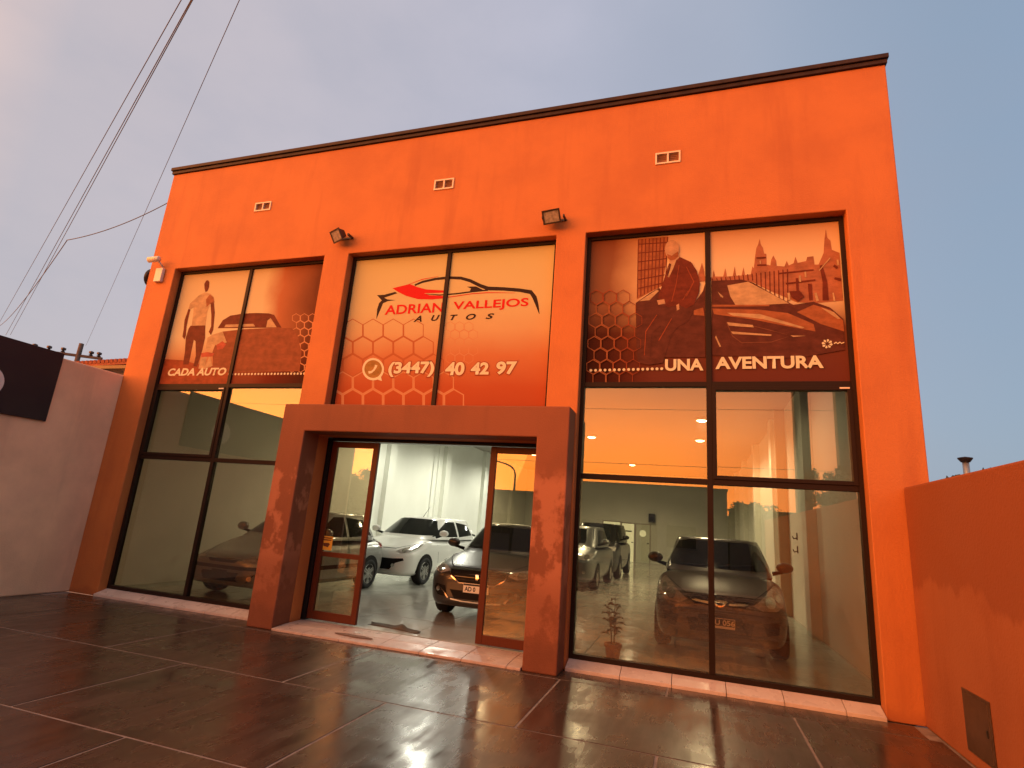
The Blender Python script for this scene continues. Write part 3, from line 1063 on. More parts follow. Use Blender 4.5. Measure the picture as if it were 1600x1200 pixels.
F3.shapes('printed_mirror', [[(1158, 472), (1215, 470), (1240, 500), (1205, 528), (1170, 505)]], 'print_brown')
F3.shapes('printed_legs', [[(490, 535), (420, 535), (380, 600), (340, 650), (334, 860), (402, 872), (412, 700), (482, 640)], [(480, 555), (570, 550), (645, 570), (605, 640), (560, 660), (520, 705), (472, 860), (398, 872), (420, 745), (470, 640)]], 'print_dark')
F3.shapes('printed_jacket', [[(505, 322), (560, 284), (626, 314), (656, 360), (674, 430), (668, 482), (640, 545), (600, 565), (560, 545), (500, 560), (468, 535), (478, 430), (490, 370)], [(443, 512), (468, 440), (500, 335), (512, 330), (494, 440), (478, 520)]], 'print_brown')
F3.stroke('printed_folds', [[(600, 340, 4), (640, 420, 5), (600, 500, 4)], [(560, 330, 3), (545, 430, 4), (520, 530, 4)], [(610, 470, 3), (580, 520, 4)], [(440, 600, 4), (380, 690, 5), (372, 820, 4)], [(520, 620, 4), (450, 740, 5)]], 'print_rust')
F3.shapes('printed_shirt', [[(510, 322), (548, 296), (530, 345), (505, 398), (497, 392), (500, 345)]], 'print_peach')
F3.shapes('printed_tie', [[(508, 325), (518, 322), (514, 345), (500, 392), (494, 385), (502, 345)]], 'print_dark')
head = [(522 + 39 * math.cos(R(a)), 246 + 52 * math.sin(R(a))) for a in range(0, 360, 15)]
F3.shapes('printed_head', [head, [(505, 280), (555, 262), (562, 290), (520, 325), (508, 318)], [(440, 522), (480, 515), (486, 540), (448, 546)], [(545, 548), (560, 540), (562, 570), (548, 578)]], 'print_skin')
F3.shapes('printed_beard', [[(496, 270), (520, 280), (556, 255), (556, 285), (535, 302), (514, 306), (498, 292)]], 'print_tan')
hx = [(112 + 72.7 * i + (36.4 if j % 2 else 0) - 3 * j, 505 + 63 * j, 42, 10 - 1.5 * i) for j in range(8) for i in range(4)]
F3.hexes('honeycomb', [h for h in hx if h[0] < 235 and h[1] > 530], 'print_tan')
F3.hexes('honeycomb', [h for h in hx if 235 <= h[0] < 325 or (h[0] < 325 and h[1] <= 530)], 'print_rust')
F3.text('UNA', (484, 905), (692, 838), 'print_cream', 0.035)
F3.text('AVENTURA', (757, 896), (1341, 820), 'print_cream', 0.035)
F3.dots('dotted_line', (82, 902), (466, 893), 16, 0.0185, 'print_cream')
fl_ = []
for k in range(8):
    a = R(45 * k + 10)
    ca, sa = math.cos(a), math.sin(a)
    fl_.append([(1363 + 8 * ca, 758 + 8 * sa), (1363 + 24 * ca - 7 * sa, 758 + 20 * sa + 7 * ca), (1363 + 31 * ca, 758 + 26 * sa), (1363 + 24 * ca + 7 * sa, 758 + 20 * sa - 7 * ca)])
F3.shapes('flower_mark', fl_, 'print_cream')
F3.stroke('script_mark', [[(1400, 757, 6), (1412, 750, 6), (1420, 758, 6), (1432, 749, 6), (1440, 756, 6), (1456, 750, 4)]], 'print_cream')

# ------------------------------------------------------------------ cars
mat('paint_charcoal', (0.095, 0.084, 0.072), 0.38, 0.2, coat=0.8)
mat('paint_graphite', (0.050, 0.045, 0.040), 0.36, 0.3, coat=0.8)
mat('paint_white', (0.84, 0.84, 0.79), 0.35, 0.0, coat=0.8)
mat('paint_silver', (0.34, 0.34, 0.32), 0.35, 0.6, coat=0.8)
mat('paint_grey', (0.16, 0.17, 0.17), 0.35, 0.6, coat=0.8)
mat('paint_black', (0.015, 0.015, 0.016), 0.3, 0.3, coat=1.0)
mat('car_glass', (0.012, 0.014, 0.014), 0.05, 0.0, 0.7)
mat('car_trim', (0.010, 0.009, 0.008), 0.6, 0.0, 0.15)
mat('car_seam', (0.010, 0.010, 0.010), 0.8)
mat('chrome', (0.75, 0.72, 0.66), 0.12, 1.0)
mat('lamp_lens', (0.62, 0.58, 0.53), 0.12, 0.2, 0.8, coat=1.0, noise=(16, (0.22, 0.20, 0.18), 0.9, 3))
mat('lamp_bowl', (0.85, 0.82, 0.76), 0.10, 0.9)
mat('tail_lens', (0.28, 0.012, 0.008), 0.12, 0.0, 0.6, coat=1.0)
mat('tyre', (0.014, 0.013, 0.013), 0.8)
mat('rim', (0.50, 0.49, 0.46), 0.3, 0.8)
mat('plate_white', (0.88, 0.86, 0.78), 0.4)
mat('plate_black', (0.02, 0.02, 0.02), 0.4)

BODY_SEC = [(0, 0, 0), (0.78, 0, 0), (0.93, 0.05, 0), (0.985, 0.25, 0), (1.0, 0.55, 0), (0.985, 0.86, 0), (0.93, 0.97, 0), (0.72, 1.0, 0.55), (0.38, 1.0, 0.92), (0, 1.0, 1.0)]


def loft_body(p):
    """lower body from cross-sections along the car, cabin from stacked plan outlines; returns one smooth mesh"""
    hw, L = p['W'] / 2, p['L']
    hf, hb, yc, belt = p['hood_front'], p['cowl'], p['y_cowl'], p['belt']
    yr, tz = p['y_rear'], p['tail']
    st = [(0.0, .50, hf - .16, .34), (0.025, .68, hf - .11, .25), (0.09, .83, hf - .055, .21), (0.22, .93, hf, .19), (0.42, .975, hf + .045, .18), (0.75, 1.0, hf + .65 * (hb - hf), .18),
          (yc, 1.0, hb, .18), (yc + .35, 1.0, belt, .18), ((yc + yr) / 2, 1.0, belt + .01, .18), (yr - .25, 1.0, belt + .02, .18), (yr, .99, max(tz, belt), .2),
          (L - .28, .96, tz, .22), (L - .1, .90, tz - .05, .25), (L - .02, .80, tz - .14, .30), (L, .66, tz - .24, .36)]
    bm = bmesh.new()
    rings = []
    for (y, w, top, bot) in st:
        w *= hw
        crown = p.get('crown', 0.055)
        sh = top - crown
        half = []
        for fx, fz, fc in BODY_SEC:
            half.append((fx * w, bot + fz * (sh - bot) + fc * crown))
        pts = half + [(-x, z) for x, z in reversed(half[1:-1])]
        rings.append([bm.verts.new((x, y, z)) for x, z in pts])
    n = len(rings[0])
    for a, b in zip(rings, rings[1:]):
        for k in range(n):
            bm.faces.new([a[k], a[(k + 1) % n], b[(k + 1) % n], b[k]])
    bm.faces.new(rings[0])
    bm.faces.new(rings[-1][::-1])
    me1 = subdiv(bm, 2)
    bm = bmesh.new()
    H = p['H']
    lev = [(-.10, -.05), (0.0, 0.0), (.25, .25), (.5, .5), (.75, .75), (.90, .905), (.97, .975)]
    rings = []
    nn = 28
    for t, zt in lev:
        z = belt + zt * (H - belt)
        c = 1 - (1 - min(max(t, 0), 1)) ** 1.25
        yf = p['y_cowl'] - .05 + (p['y_roof0'] - p['y_cowl'] + .05) * (t * .9 + .1 * t * t)
        ye = p['y_rear'] + (p['y_roof1'] - p['y_rear']) * (t ** 1.3 if t > 0 else 0)
        w = hw * (p.get('w_belt', .94) + (p.get('w_roof', .72) - p.get('w_belt', .94)) * max(t, 0) ** 1.15)
        rings.append((yf, ye, w, z))
    yf, ye, w, z = rings[-1]
    rings += [(yf + .10, ye - .06, w * .93, H - .008), (yf + .35, ye - .3, w * .6, H + .006)]
    vr = []
    for yf, ye, w, z in rings:
        ring = []
        for k in range(nn):
            a = 2 * math.pi * k / nn
            ca, sa = math.cos(a), math.sin(a)
            x = w * math.copysign(abs(ca) ** .40, ca)
            y = (yf + ye) / 2 + (ye - yf) / 2 * math.copysign(abs(sa) ** .55, sa)
            ring.append(bm.verts.new((x, y, z)))
        vr.append(ring)
    for a, b in zip(vr, vr[1:]):
        for k in range(nn):
            bm.faces.new([a[k], a[(k + 1) % nn], b[(k + 1) % nn], b[k]])
    bm.faces.new(vr[-1])
    me2 = subdiv(bm, 1)
    bm = bmesh.new()
    bm.from_mesh(me1)
    bm.from_mesh(me2)
    bmesh.ops.recalc_face_normals(bm, faces=bm.faces)
    me = bpy.data.meshes.new('body')
    bm.to_mesh(me)
    bm.free()
    for q in me.polygons:
        q.use_smooth = True
    bpy.data.meshes.remove(me1)
    bpy.data.meshes.remove(me2)
    return me


def subdiv(bm, lv):
    bmesh.ops.recalc_face_normals(bm, faces=bm.faces)
    me = bpy.data.meshes.new('tmp')
    bm.to_mesh(me)
    bm.free()
    o = bpy.data.objects.new('tmp', me)
    COL.objects.link(o)
    s = o.modifiers.new('s', 'SUBSURF')
    s.levels = lv
    s.render_levels = lv
    dg = bpy.context.evaluated_depsgraph_get()
    out = bpy.data.meshes.new_from_object(o.evaluated_get(dg))
    bpy.data.objects.remove(o)
    bpy.data.meshes.remove(me)
    return out


class Car:
    def __init__(s, name, p, loc, rz, paint, label, cat='car'):
        s.p = p
        s.root = empty(name, loc, rz)
        tag(s.root, label, cat, 'cars on the showroom floor')
        me = loft_body(p)
        s.bvh = BVHTree.FromPolygons([v.co.copy() for v in me.vertices], [tuple(f.vertices) for f in me.polygons])
        s.body = obj('body', me, paint, s.root)
        s.paint = paint

    def cast(s, view, a, b):
        """view 'f' front (a=x, b=z), 'r' rear, 'l'/'R' sides (a=y, b=z), 't' top (a=x, b=y)"""
        o, d = {'f': ((a, -2, b), (0, 1, 0)), 'r': ((a, 9, b), (0, -1, 0)), 's': ((3, a, b), (-1, 0, 0)), 'S': ((-3, a, b), (1, 0, 0)), 't': ((a, b, 4), (0, 0, -1))}[view]
        hit, nrm, _, _ = s.bvh.ray_cast(Vector(o), Vector(d))
        if hit is None:
            return None
        if nrm.dot(Vector(d)) > 0:
            nrm = -nrm
        return hit, nrm

    def decal(s, name, view, polys, mat_, off=0.006, parent=None, cuts=3, thick=0.0):
        bm = bmesh.new()
        for pl in polys:
            f = bm.faces.new([bm.verts.new((q[0], q[1], 0)) for q in pl])
        bmesh.ops.triangulate(bm, faces=bm.faces)
        bmesh.ops.subdivide_edges(bm, edges=bm.edges, cuts=cuts, use_grid_fill=True)
        dead = []
        for v in bm.verts:
            r = s.cast(view, v.co.x, v.co.y)
            if r is None:
                dead.append(v)
            else:
                v.co = r[0] + r[1] * off
        bmesh.ops.delete(bm, geom=dead, context='VERTS')
        me = bpy.data.meshes.new(name)
        bm.to_mesh(me)
        bm.free()
        for q in me.polygons:
            q.use_smooth = True
        o = obj(name, me, mat_, parent or s.root)
        if thick:
            sd = o.modifiers.new('t', 'SOLIDIFY')
            sd.thickness = thick
            sd.offset = 1
        return o

    def line(s, name, view, pts, w, mat_, off=0.006, parent=None):
        """thin strip along a polyline laid on the body"""
        polys = []
        for (x0, y0), (x1, y1) in zip(pts, pts[1:]):
            d = Vector((x1 - x0, y1 - y0)).normalized() * (w / 2)
            polys.append([(x0 - d.y, y0 + d.x), (x1 - d.y, y1 + d.x), (x1 + d.y, y1 - d.x), (x0 + d.y, y0 - d.x)])
        return s.decal(name, view, polys, mat_, off, parent, 2)

    def sym(s, name, polys, mat_, off=0.006, **kw):
        out = []
        for sg in (1, -1):
            out.append(s.decal(name, 'f', [[(x * sg, z) for x, z in pl] for pl in polys], mat_, off, **kw))
        return out

    def wheels(s, ys, r=0.30, spokes=5):
        hw = s.p['W'] / 2
        for y in ys:
            for sg in (1, -1):
                ring = [(y + (r + .055) * math.cos(R(a)), r + .01 + (r + .055) * math.sin(R(a))) for a in range(0, 360, 15)]
                s.decal('wheel_arch', 's' if sg > 0 else 'S', [[q for q in ring]], 'car_trim', .003)
                mt = Matrix.Translation((sg * (hw - .10), y, r)) @ Matrix.Rotation(R(90 * sg), 4, 'Y')
                t = MB()
                t.lathe([(r * .66, -.09), (r * .9, -.105), (r * .985, -.08), (r, -.03), (r, .03), (r * .985, .08), (r * .9, .105), (r * .66, .095)], 28, mt, close=True)
                ty = t.build('wheel', 'tyre', s.root, smooth=True)
                rm = MB()
                rm.lathe([(r * .67, -.06), (r * .67, .09), (r * .62, .095), (r * .585, .04), (.05, .03), (.045, .085), (.0001, .088)], 24, mt)
                for k in range(spokes):
                    ro = mt @ Matrix.Rotation(2 * math.pi * k / spokes, 4, 'Z')
                    for dx in (-.022, .022):
                        rm.box(.04, r * .63, dx - .014, dx + .014, .04, .088, ro)
                rmo = rm.mesh('rim')
                auto_smooth(rmo, 30)
                obj('rim', rmo, 'rim', ty)
                dk = MB()
                dk.lathe([(r * .60, .041), (r * .58, .047), (.0001, .047)], 24, mt)
                dk.build('brake', 'car_trim', ty)

    def mirrors(s, y, z, out=.06, paint=None):
        hw = s.p['W'] / 2
        for sg in (1, -1):
            b = MB()
            prof = [(0, -.055), (.55, -.05), (.9, -.02), (1, .02), (.97, .05), (.9, .055), (0, .05)]
            mt = Matrix.Translation((sg * (hw + out + .03), y, z + .02)) @ Matrix.Rotation(R(-90), 4, 'X')
            b.lathe([(.115 * max(a, .001), h * .9) for a, h in prof], 16, mt @ Matrix.Diagonal((1.0, .68, 1, 1)))
            mo = b.build('mirror', paint or s.paint, s.root, smooth=True)
            MB().tube([(sg * (hw - .10), y + .04, z - .075), (sg * (hw + .02), y + .02, z - .045), (sg * (hw + out), y, z - .03)], [.03, .022, .028], 8).build('stalk', 'car_trim', mo, smooth=True)

    def plate(s, x, z, w, h, text, dark, tilt=0, tw=None, tx=0.0):
        r = s.cast('f', x, z)
        y = r[0].y - .022
        pl = MB().box(x - w / 2, x + w / 2, y, y + .03, z - h / 2, z + h / 2).build('number_plate', 'plate_black' if dark else 'plate_white', s.root, bevel=0.004)
        if dark:
            f = MB()
            f.box(x - w / 2 + .006, x + w / 2 - .006, y - .0015, y, z - h / 2 + .006, z - h / 2 + .034)
            f.build('plate_band', 'plate_white', pl)
            for a, c, d, e in ((x - w / 2 + .004, x + w / 2 - .004, z + h / 2 - .010, z + h / 2 - .004), (x - w / 2 + .004, x - w / 2 + .010, z - h / 2 + .034, z + h / 2 - .010), (x + w / 2 - .010, x + w / 2 - .004, z - h / 2 + .034, z + h / 2 - .010)):
                MB().box(a, c, y - .0015, y, d, e).build('plate_border', 'plate_white', pl)
        else:
            MB().box(x - w / 2 + .004, x + w / 2 - .004, y - .0015, y, z + h / 2 - .028, z + h / 2 - .004).build('plate_band', 'navy_panel', pl)
        me = text_mesh(text, 0.03)
        xs_ = [v.co.x for v in me.vertices]
        ys_ = [v.co.y for v in me.vertices]
        tw = tw or w * .84
        th = h * .50
        for v in me.vertices:
            v.co = Vector((x + tx - tw / 2 + (v.co.x - min(xs_)) / (max(xs_) - min(xs_)) * tw, y - .002, z - th / 2 + (.012 if dark else -.012) + (v.co.y - min(ys_)) / (max(ys_) - min(ys_)) * th))
        obj('lettering', me, 'plate_white' if dark else 'plate_black', pl)
        return pl

    def glasshouse(s, windscreen, sides, rear=None):
        s.decal('windscreen', 'f', [windscreen], 'car_glass', .005, cuts=5)
        for sg in ('s', 'S'):
            for w in sides:
                s.decal('side_window', sg, [w], 'car_glass', .005, cuts=4)
        if rear:
            s.decal('rear_window', 'r', [rear], 'car_glass', .005, cuts=4)

    def flank(s, seams, handles, tail=None):
        for sg in ('s', 'S'):
            for ln in seams:
                s.line('door_seam', sg, ln, .011, 'car_seam', .003)
            for (y, z) in handles:
                s.decal('door_handle', sg, [[(y, z), (y + .16, z + .005), (y + .16, z + .03), (y, z + .025)]], s.paint, .022, cuts=1)
            if tail:
                s.decal('tail_lamp', sg, [tail], 'tail_lens', .007)


def bilinear(poly, n):
    return poly


FZ = FLZ + 0.001
# -- dark hatchback in the right window
P = dict(L=4.30, W=1.695, H=1.50, hood_front=0.84, cowl=1.06, y_cowl=0.95, belt=1.02, y_rear=4.08, tail=1.02, y_roof0=1.72, y_roof1=3.75, crown=.07, w_belt=.93, w_roof=.735)
c = Car('hatchback_car', P, (0.33, 7.98, FZ), R(-1.5), 'paint_charcoal', 'charcoal hatchback facing out behind the right window beside the potted plant')
c.glasshouse([(-.735, 1.085), (-.5, 1.072), (.5, 1.072), (.735, 1.085), (.575, 1.42), (.42, 1.45), (-.42, 1.45), (-.575, 1.42)],
             [[(1.32, 1.06), (2.55, 1.06), (2.55, 1.42), (2.0, 1.42)], [(2.65, 1.06), (3.7, 1.08), (3.45, 1.40), (2.65, 1.42)]], [(-.55, 1.1), (.55, 1.1), (.48, 1.4), (-.48, 1.4)])
hl = c.sym('headlight', [[(.39, .70), (.50, .655), (.66, .66), (.755, .72), (.775, .80), (.745, .90), (.70, .925), (.60, .85), (.48, .76)]], 'lamp_lens', .010)
for sg, o in zip((1, -1), hl):
    c.decal('headlight_bowl', 'f', [[(sg * (.60 + .062 * math.cos(R(a))), .745 + .062 * math.sin(R(a))) for a in range(0, 360, 30)]], 'lamp_bowl', .014, o)
    c.decal('indicator', 'f', [[(sg * (.70 + .032 * math.cos(R(a))), .80 + .05 * math.sin(R(a))) for a in range(0, 360, 30)]], 'chrome', .014, o)
gr = c.decal('grille', 'f', [[(-.40, .755), (-.30, .665), (.30, .665), (.40, .755), (.26, .775), (-.26, .775)]], 'car_trim', .006)
c.line('grille_bar', 'f', [(-.39, .735), (-.30, .705), (-.11, .690)], .024, 'chrome', .014, gr)
c.line('grille_bar', 'f', [(.39, .735), (.30, .705), (.11, .690)], .024, 'chrome', .014, gr)
c.decal('emblem', 'f', [[(.075 * math.cos(R(a)), .708 + .055 * math.sin(R(a))) for a in range(0, 360, 24)]], 'chrome', .020, gr)
c.decal('emblem_inner', 'f', [[(.052 * math.cos(R(a)), .708 + .036 * math.sin(R(a))) for a in range(0, 360, 24)]], 'car_trim', .023, gr)
c.decal('emblem_bar', 'f', [[(-.085, .698), (.085, .698), (.085, .720), (-.085, .720)]], 'chrome', .026, gr)
c.decal('intake', 'f', [[(-.40, .50), (.40, .50), (.36, .345), (-.36, .345)]], 'car_trim', .005)
c.sym('fog_recess', [[(.50, .515), (.70, .54), (.68, .40), (.54, .37)]], 'car_trim', .005)
c.line('bumper_lip', 'f', [(-.66, .315), (-.38, .285), (.38, .285), (.66, .315)], .03, c.paint, .018)
c.line('bumper_crease', 'f', [(-.70, .585), (-.36, .60), (.36, .60), (.70, .585)], .014, 'car_seam', .003)
c.line('hood_seam', 'f', [(-.72, .935), (-.58, .86), (-.42, .775), (-.2, .785), (.2, .785), (.42, .775), (.58, .86), (.72, .935)], .010, 'car_seam', .004)
c.decal('plate_holder', 'f', [[(-.26, .55), (.26, .55), (.26, .40), (-.26, .40)]], 'car_trim', .01)
c.plate(.03, .465, .30, .13, 'U 056', True, tw=.235, tx=.025)
c.line('wiper', 'f', [(-.5, 1.095), (-.05, 1.10)], .014, 'car_trim', .014)
c.line('wiper', 'f', [(.02, 1.10), (.5, 1.14)], .014, 'car_trim', .014)
c.mirrors(1.30, 1.13, .035)
c.wheels([.84, 3.44], .305)
c.flank([[(1.42, .32), (1.36, .9), (1.5, 1.04)], [(2.6, .3), (2.6, 1.04)], [(3.6, .62), (3.72, 1.05)]], [(2.3, .95), (3.4, .97)], [(4.0, .9), (4.25, .85), (4.24, 1.0), (4.05, 1.06)])

# -- dark saloon in the doorway
P = dict(L=4.44, W=1.75, H=1.455, hood_front=0.82, cowl=1.01, y_cowl=1.08, belt=.98, y_rear=3.85, tail=1.06, y_roof0=1.86, y_roof1=3.35, crown=.065, w_belt=.92, w_roof=.70)
c = Car('saloon_car', P, (-3.06, 8.22, FZ), R(2), 'paint_graphite', 'dark grey saloon nosing towards the open sliding door')
c.glasshouse([(-.75, 1.04), (-.5, 1.03), (.5, 1.03), (.75, 1.04), (.55, 1.375), (.40, 1.405), (-.40, 1.405), (-.55, 1.375)], [[(1.45, 1.02), (2.6, 1.02), (2.6, 1.38), (2.1, 1.37)], [(2.7, 1.02), (3.55, 1.03), (3.2, 1.34), (2.7, 1.37)]])
hl = c.sym('headlight', [[(.44, .715), (.60, .665), (.76, .70), (.80, .76), (.795, .83), (.70, .80), (.55, .765)]], 'lamp_lens', .010)
for sg, o in zip((1, -1), hl):
    c.decal('headlight_bowl', 'f', [[(sg * (.63 + .048 * math.cos(R(a))), .725 + .045 * math.sin(R(a))) for a in range(0, 360, 30)]], 'lamp_bowl', .014, o)
    c.decal('indicator', 'f', [[(sg * (.735 + .03 * math.cos(R(a))), .76 + .04 * math.sin(R(a))) for a in range(0, 360, 30)]], 'lamp_bowl', .014, o)
gr = c.decal('grille', 'f', [[(-.46, .735), (-.42, .65), (-.28, .57), (.28, .57), (.42, .65), (.46, .735)]], 'car_trim', .006)
c.line('grille_surround', 'f', [(-.47, .742), (-.2, .750), (.2, .750), (.47, .742)], .022, 'chrome', .014, gr)
c.line('grille_surround', 'f', [(-.465, .735), (-.42, .645), (-.28, .562), (.28, .562), (.42, .645), (.465, .735)], .014, 'chrome', .014, gr)
for z in (.61, .65, .69):
    c.line('grille_bar', 'f', [(-.36, z), (.36, z)], .006, 'paint_black', .010, gr)
c.decal('emblem', 'f', [[(-.02, .615), (.015, .61), (.028, .65), (.018, .69), (.03, .70), (.0, .712), (-.03, .69), (-.014, .65)]], 'chrome', .022, gr)
c.decal('intake', 'f', [[(-.42, .455), (.42, .455), (.34, .335), (-.34, .335)]], 'car_trim', .005)
c.line('intake_bar', 'f', [(-.40, .325), (-.2, .305), (.2, .305), (.40, .325)], .02, 'chrome', .012)
c.sym('fog_recess', [[(.50, .50), (.66, .52), (.70, .45), (.62, .36), (.46, .345)]], 'car_trim', .005)
fg = c.sym('fog_light', [[(.62 + .035 * math.cos(R(a)), .445 + .035 * math.sin(R(a))) for a in range(0, 360, 30)]], 'lamp_bowl', .012)
c.line('fog_blade', 'f', [(.62, .50), (.52, .42), (.44, .335)], .02, 'chrome', .012)
c.line('fog_blade', 'f', [(-.62, .50), (-.52, .42), (-.44, .335)], .02, 'chrome', .012)
c.line('hood_seam', 'f', [(-.76, .90), (-.6, .84), (-.45, .775), (.45, .775), (.6, .84), (.76, .90)], .010, 'car_seam', .004)
c.plate(.0, .50, .40, .13, 'AD 0', False, tw=.17, tx=-.09)
c.mirrors(1.42, 1.06, .07)
c.wheels([.83, 3.46], .30)
c.flank([[(1.55, .32), (1.5, .85), (1.6, 1.0)], [(2.65, .3), (2.65, 1.0)]], [(2.35, .92), (3.3, .93)])

# -- white hatchback further in
P = dict(L=4.06, W=1.687, H=1.47, hood_front=0.80, cowl=1.03, y_cowl=0.98, belt=.99, y_rear=3.9, tail=1.0, y_roof0=1.75, y_roof1=3.55, crown=.07, w_belt=.93, w_roof=.70)
c = Car('hatchback_car', P, (-6.60, 11.22, FZ), R(-3), 'paint_white', 'white hatchback with black bumper grille seen through the open door')
c.glasshouse([(-.735, 1.06), (-.5, 1.048), (.5, 1.048), (.735, 1.06), (.525, 1.39), (.38, 1.42), (-.38, 1.42), (-.525, 1.39)], [[(1.27, 1.03), (2.45, 1.03), (2.45, 1.39), (2.02, 1.385)], [(2.55, 1.03), (3.45, 1.08), (3.2, 1.34), (2.55, 1.385)]])
hl = c.sym('headlight', [[(.46, .70), (.60, .665), (.72, .70), (.765, .78), (.755, .87), (.68, .84), (.55, .77)]], 'lamp_lens', .010)
for sg, o in zip((1, -1), hl):
    c.decal('headlight_bowl', 'f', [[(sg * (.62 + .05 * math.cos(R(a))), .735 + .05 * math.sin(R(a))) for a in range(0, 360, 30)]], 'lamp_bowl', .014, o)
    c.decal('indicator', 'f', [[(sg * (.71 + .025 * math.cos(R(a))), .80 + .03 * math.sin(R(a))) for a in range(0, 360, 30)]], 'chrome', .014, o)
c.decal('grille', 'f', [[(-.46, .56), (.46, .56), (.66, .575), (.68, .53), (.52, .47), (.40, .33), (-.40, .33), (-.52, .47), (-.68, .53), (-.66, .575)]], 'car_trim', .009, cuts=8)
c.sym('fog_light', [[(.47 + .04 * math.cos(R(a)), .42 + .04 * math.sin(R(a))) for a in range(0, 360, 30)]], 'lamp_bowl', .013)
c.decal('emblem', 'f', [[(.055 * math.cos(R(a)), .70 + .055 * math.sin(R(a))) for a in range(0, 360, 24)]], 'chrome', .012)
c.line('hood_seam', 'f', [(-.74, .91), (-.6, .84), (-.4, .76), (.4, .76), (.6, .84), (.74, .91)], .009, 'car_seam', .004)
c.mirrors(1.32, 1.10, .07)
c.wheels([.80, 3.31], .30, 6)
c.flank([[(1.4, .32), (1.34, .85), (1.44, 1.01)], [(2.5, .3), (2.5, 1.01)], [(3.35, .6), (3.5, 1.05)]], [(2.2, .93), (3.15, .95)])
MB().tube([(0, 1.95, 1.465), (0, 2.25, 1.72)], [.008, .004], 6).build('aerial', 'black_plastic', c.root)

# -- grey hatchback at the left window, tail towards the doorway
P = dict(L=3.72, W=1.65, H=1.43, hood_front=0.72, cowl=.98, y_cowl=0.98, belt=.95, y_rear=3.55, tail=.98, y_roof0=1.75, y_roof1=3.2, crown=.08, w_belt=.93, w_roof=.70)
c = Car('hatchback_car', P, (-7.02, 7.36, FZ), R(0), 'paint_silver', 'silver hatchback behind the left window and the left sliding door')
c.glasshouse([(-.72, 1.005), (-.5, .995), (.5, .995), (.72, 1.005), (.52, 1.35), (.38, 1.38), (-.38, 1.38), (-.52, 1.35)], [[(1.28, .99), (2.2, .99), (2.2, 1.35), (1.9, 1.34)], [(2.28, .99), (3.15, 1.02), (2.85, 1.31), (2.28, 1.35)]])
hl = c.sym('headlight', [[(.36, .60), (.55, .575), (.74, .64), (.79, .74), (.78, .80), (.62, .73), (.46, .66)]], 'lamp_lens', .010)
for sg, o in zip((1, -1), hl):
    c.decal('headlight_bowl', 'f', [[(sg * (.58 + .045 * math.cos(R(a))), .65 + .04 * math.sin(R(a))) for a in range(0, 360, 30)]], 'lamp_bowl', .014, o)
c.decal('grille', 'f', [[(-.30, .60), (-.24, .56), (.24, .56), (.30, .60)]], 'car_trim', .006)
c.line('grille_bar', 'f', [(-.34, .61), (.34, .61)], .02, 'chrome', .012)
c.decal('intake', 'f', [[(-.62, .42), (.62, .42), (.52, .29), (-.52, .29)]], 'car_trim', .005)
c.line('bumper_strip', 'f', [(-.74, .50), (-.4, .49), (.4, .49), (.74, .50)], .05, 'car_trim', .010)
c.sym('fog_light', [[(.55 + .04 * math.cos(R(a)), .35 + .035 * math.sin(R(a))) for a in range(0, 360, 30)]], 'lamp_bowl', .012)
c.decal('number_plate', 'f', [[(-.15, .33), (.15, .33), (.15, .45), (-.15, .45)]], 'plate_black', .02)
c.mirrors(1.30, 1.05, .06)
c.wheels([.76, 3.04], .29, 6)
c.flank([[(1.36, .3), (1.3, .85), (1.42, .97)], [(2.24, .3), (2.24, .97)]], [(2.0, .88)], [(3.36, .80), (3.60, .74), (3.62, .95), (3.45, 1.0)])
for sg in ('s', 'S'):
    c.decal('side_moulding', sg, [[(1.1, .44), (2.7, .44), (2.7, .51), (1.1, .51)]], 'car_trim', .012)
    c.decal('sill_trim', sg, [[(1.1, .20), (2.7, .20), (2.7, .27), (1.1, .27)]], 'chrome', .008)

# -- compact grey car and black off-roader deep in the right of the hall, white car at the left
P = dict(L=4.0, W=1.70, H=1.56, hood_front=0.88, cowl=1.10, y_cowl=0.85, belt=1.05, y_rear=3.85, tail=1.05, y_roof0=1.6, y_roof1=3.5, crown=.07, w_belt=.94, w_roof=.74)
c = Car('hatchback_car', P, (-3.14, 14.15, FZ), R(0), 'paint_grey', 'grey compact car farther back beside the black off-roader')
c.glasshouse([(-.66, 1.12), (.66, 1.12), (.56, 1.48), (-.56, 1.48)], [[(1.3, 1.10), (2.4, 1.10), (2.4, 1.47), (1.9, 1.46)], [(2.5, 1.10), (3.5, 1.12), (3.25, 1.42), (2.5, 1.47)]])
hl = c.sym('headlight', [[(.42, .76), (.60, .72), (.76, .78), (.77, .90), (.60, .86)]], 'lamp_lens', .010)
for sg, o in zip((1, -1), hl):
    c.decal('headlight_bowl', 'f', [[(sg * (.64 + .06 * math.cos(R(a))), .80 + .055 * math.sin(R(a))) for a in range(0, 360, 30)]], 'lamp_bowl', .014, o)
c.decal('grille', 'f', [[(-.36, .80), (-.30, .68), (.30, .68), (.36, .80)]], 'car_trim', .006)
c.decal('intake', 'f', [[(-.42, .48), (.42, .48), (.36, .32), (-.36, .32)]], 'car_trim', .005)
c.sym('fog_light', [[(.60 + .04 * math.cos(R(a)), .45 + .04 * math.sin(R(a))) for a in range(0, 360, 30)]], 'lamp_bowl', .012)
c.mirrors(1.2, 1.16, .07)
c.wheels([.79, 3.25], .30)
c.flank([[(1.28, .3), (1.22, .9), (1.32, 1.08)], [(2.45, .3), (2.45, 1.08)]], [(2.15, 1.0), (3.1, 1.02)])

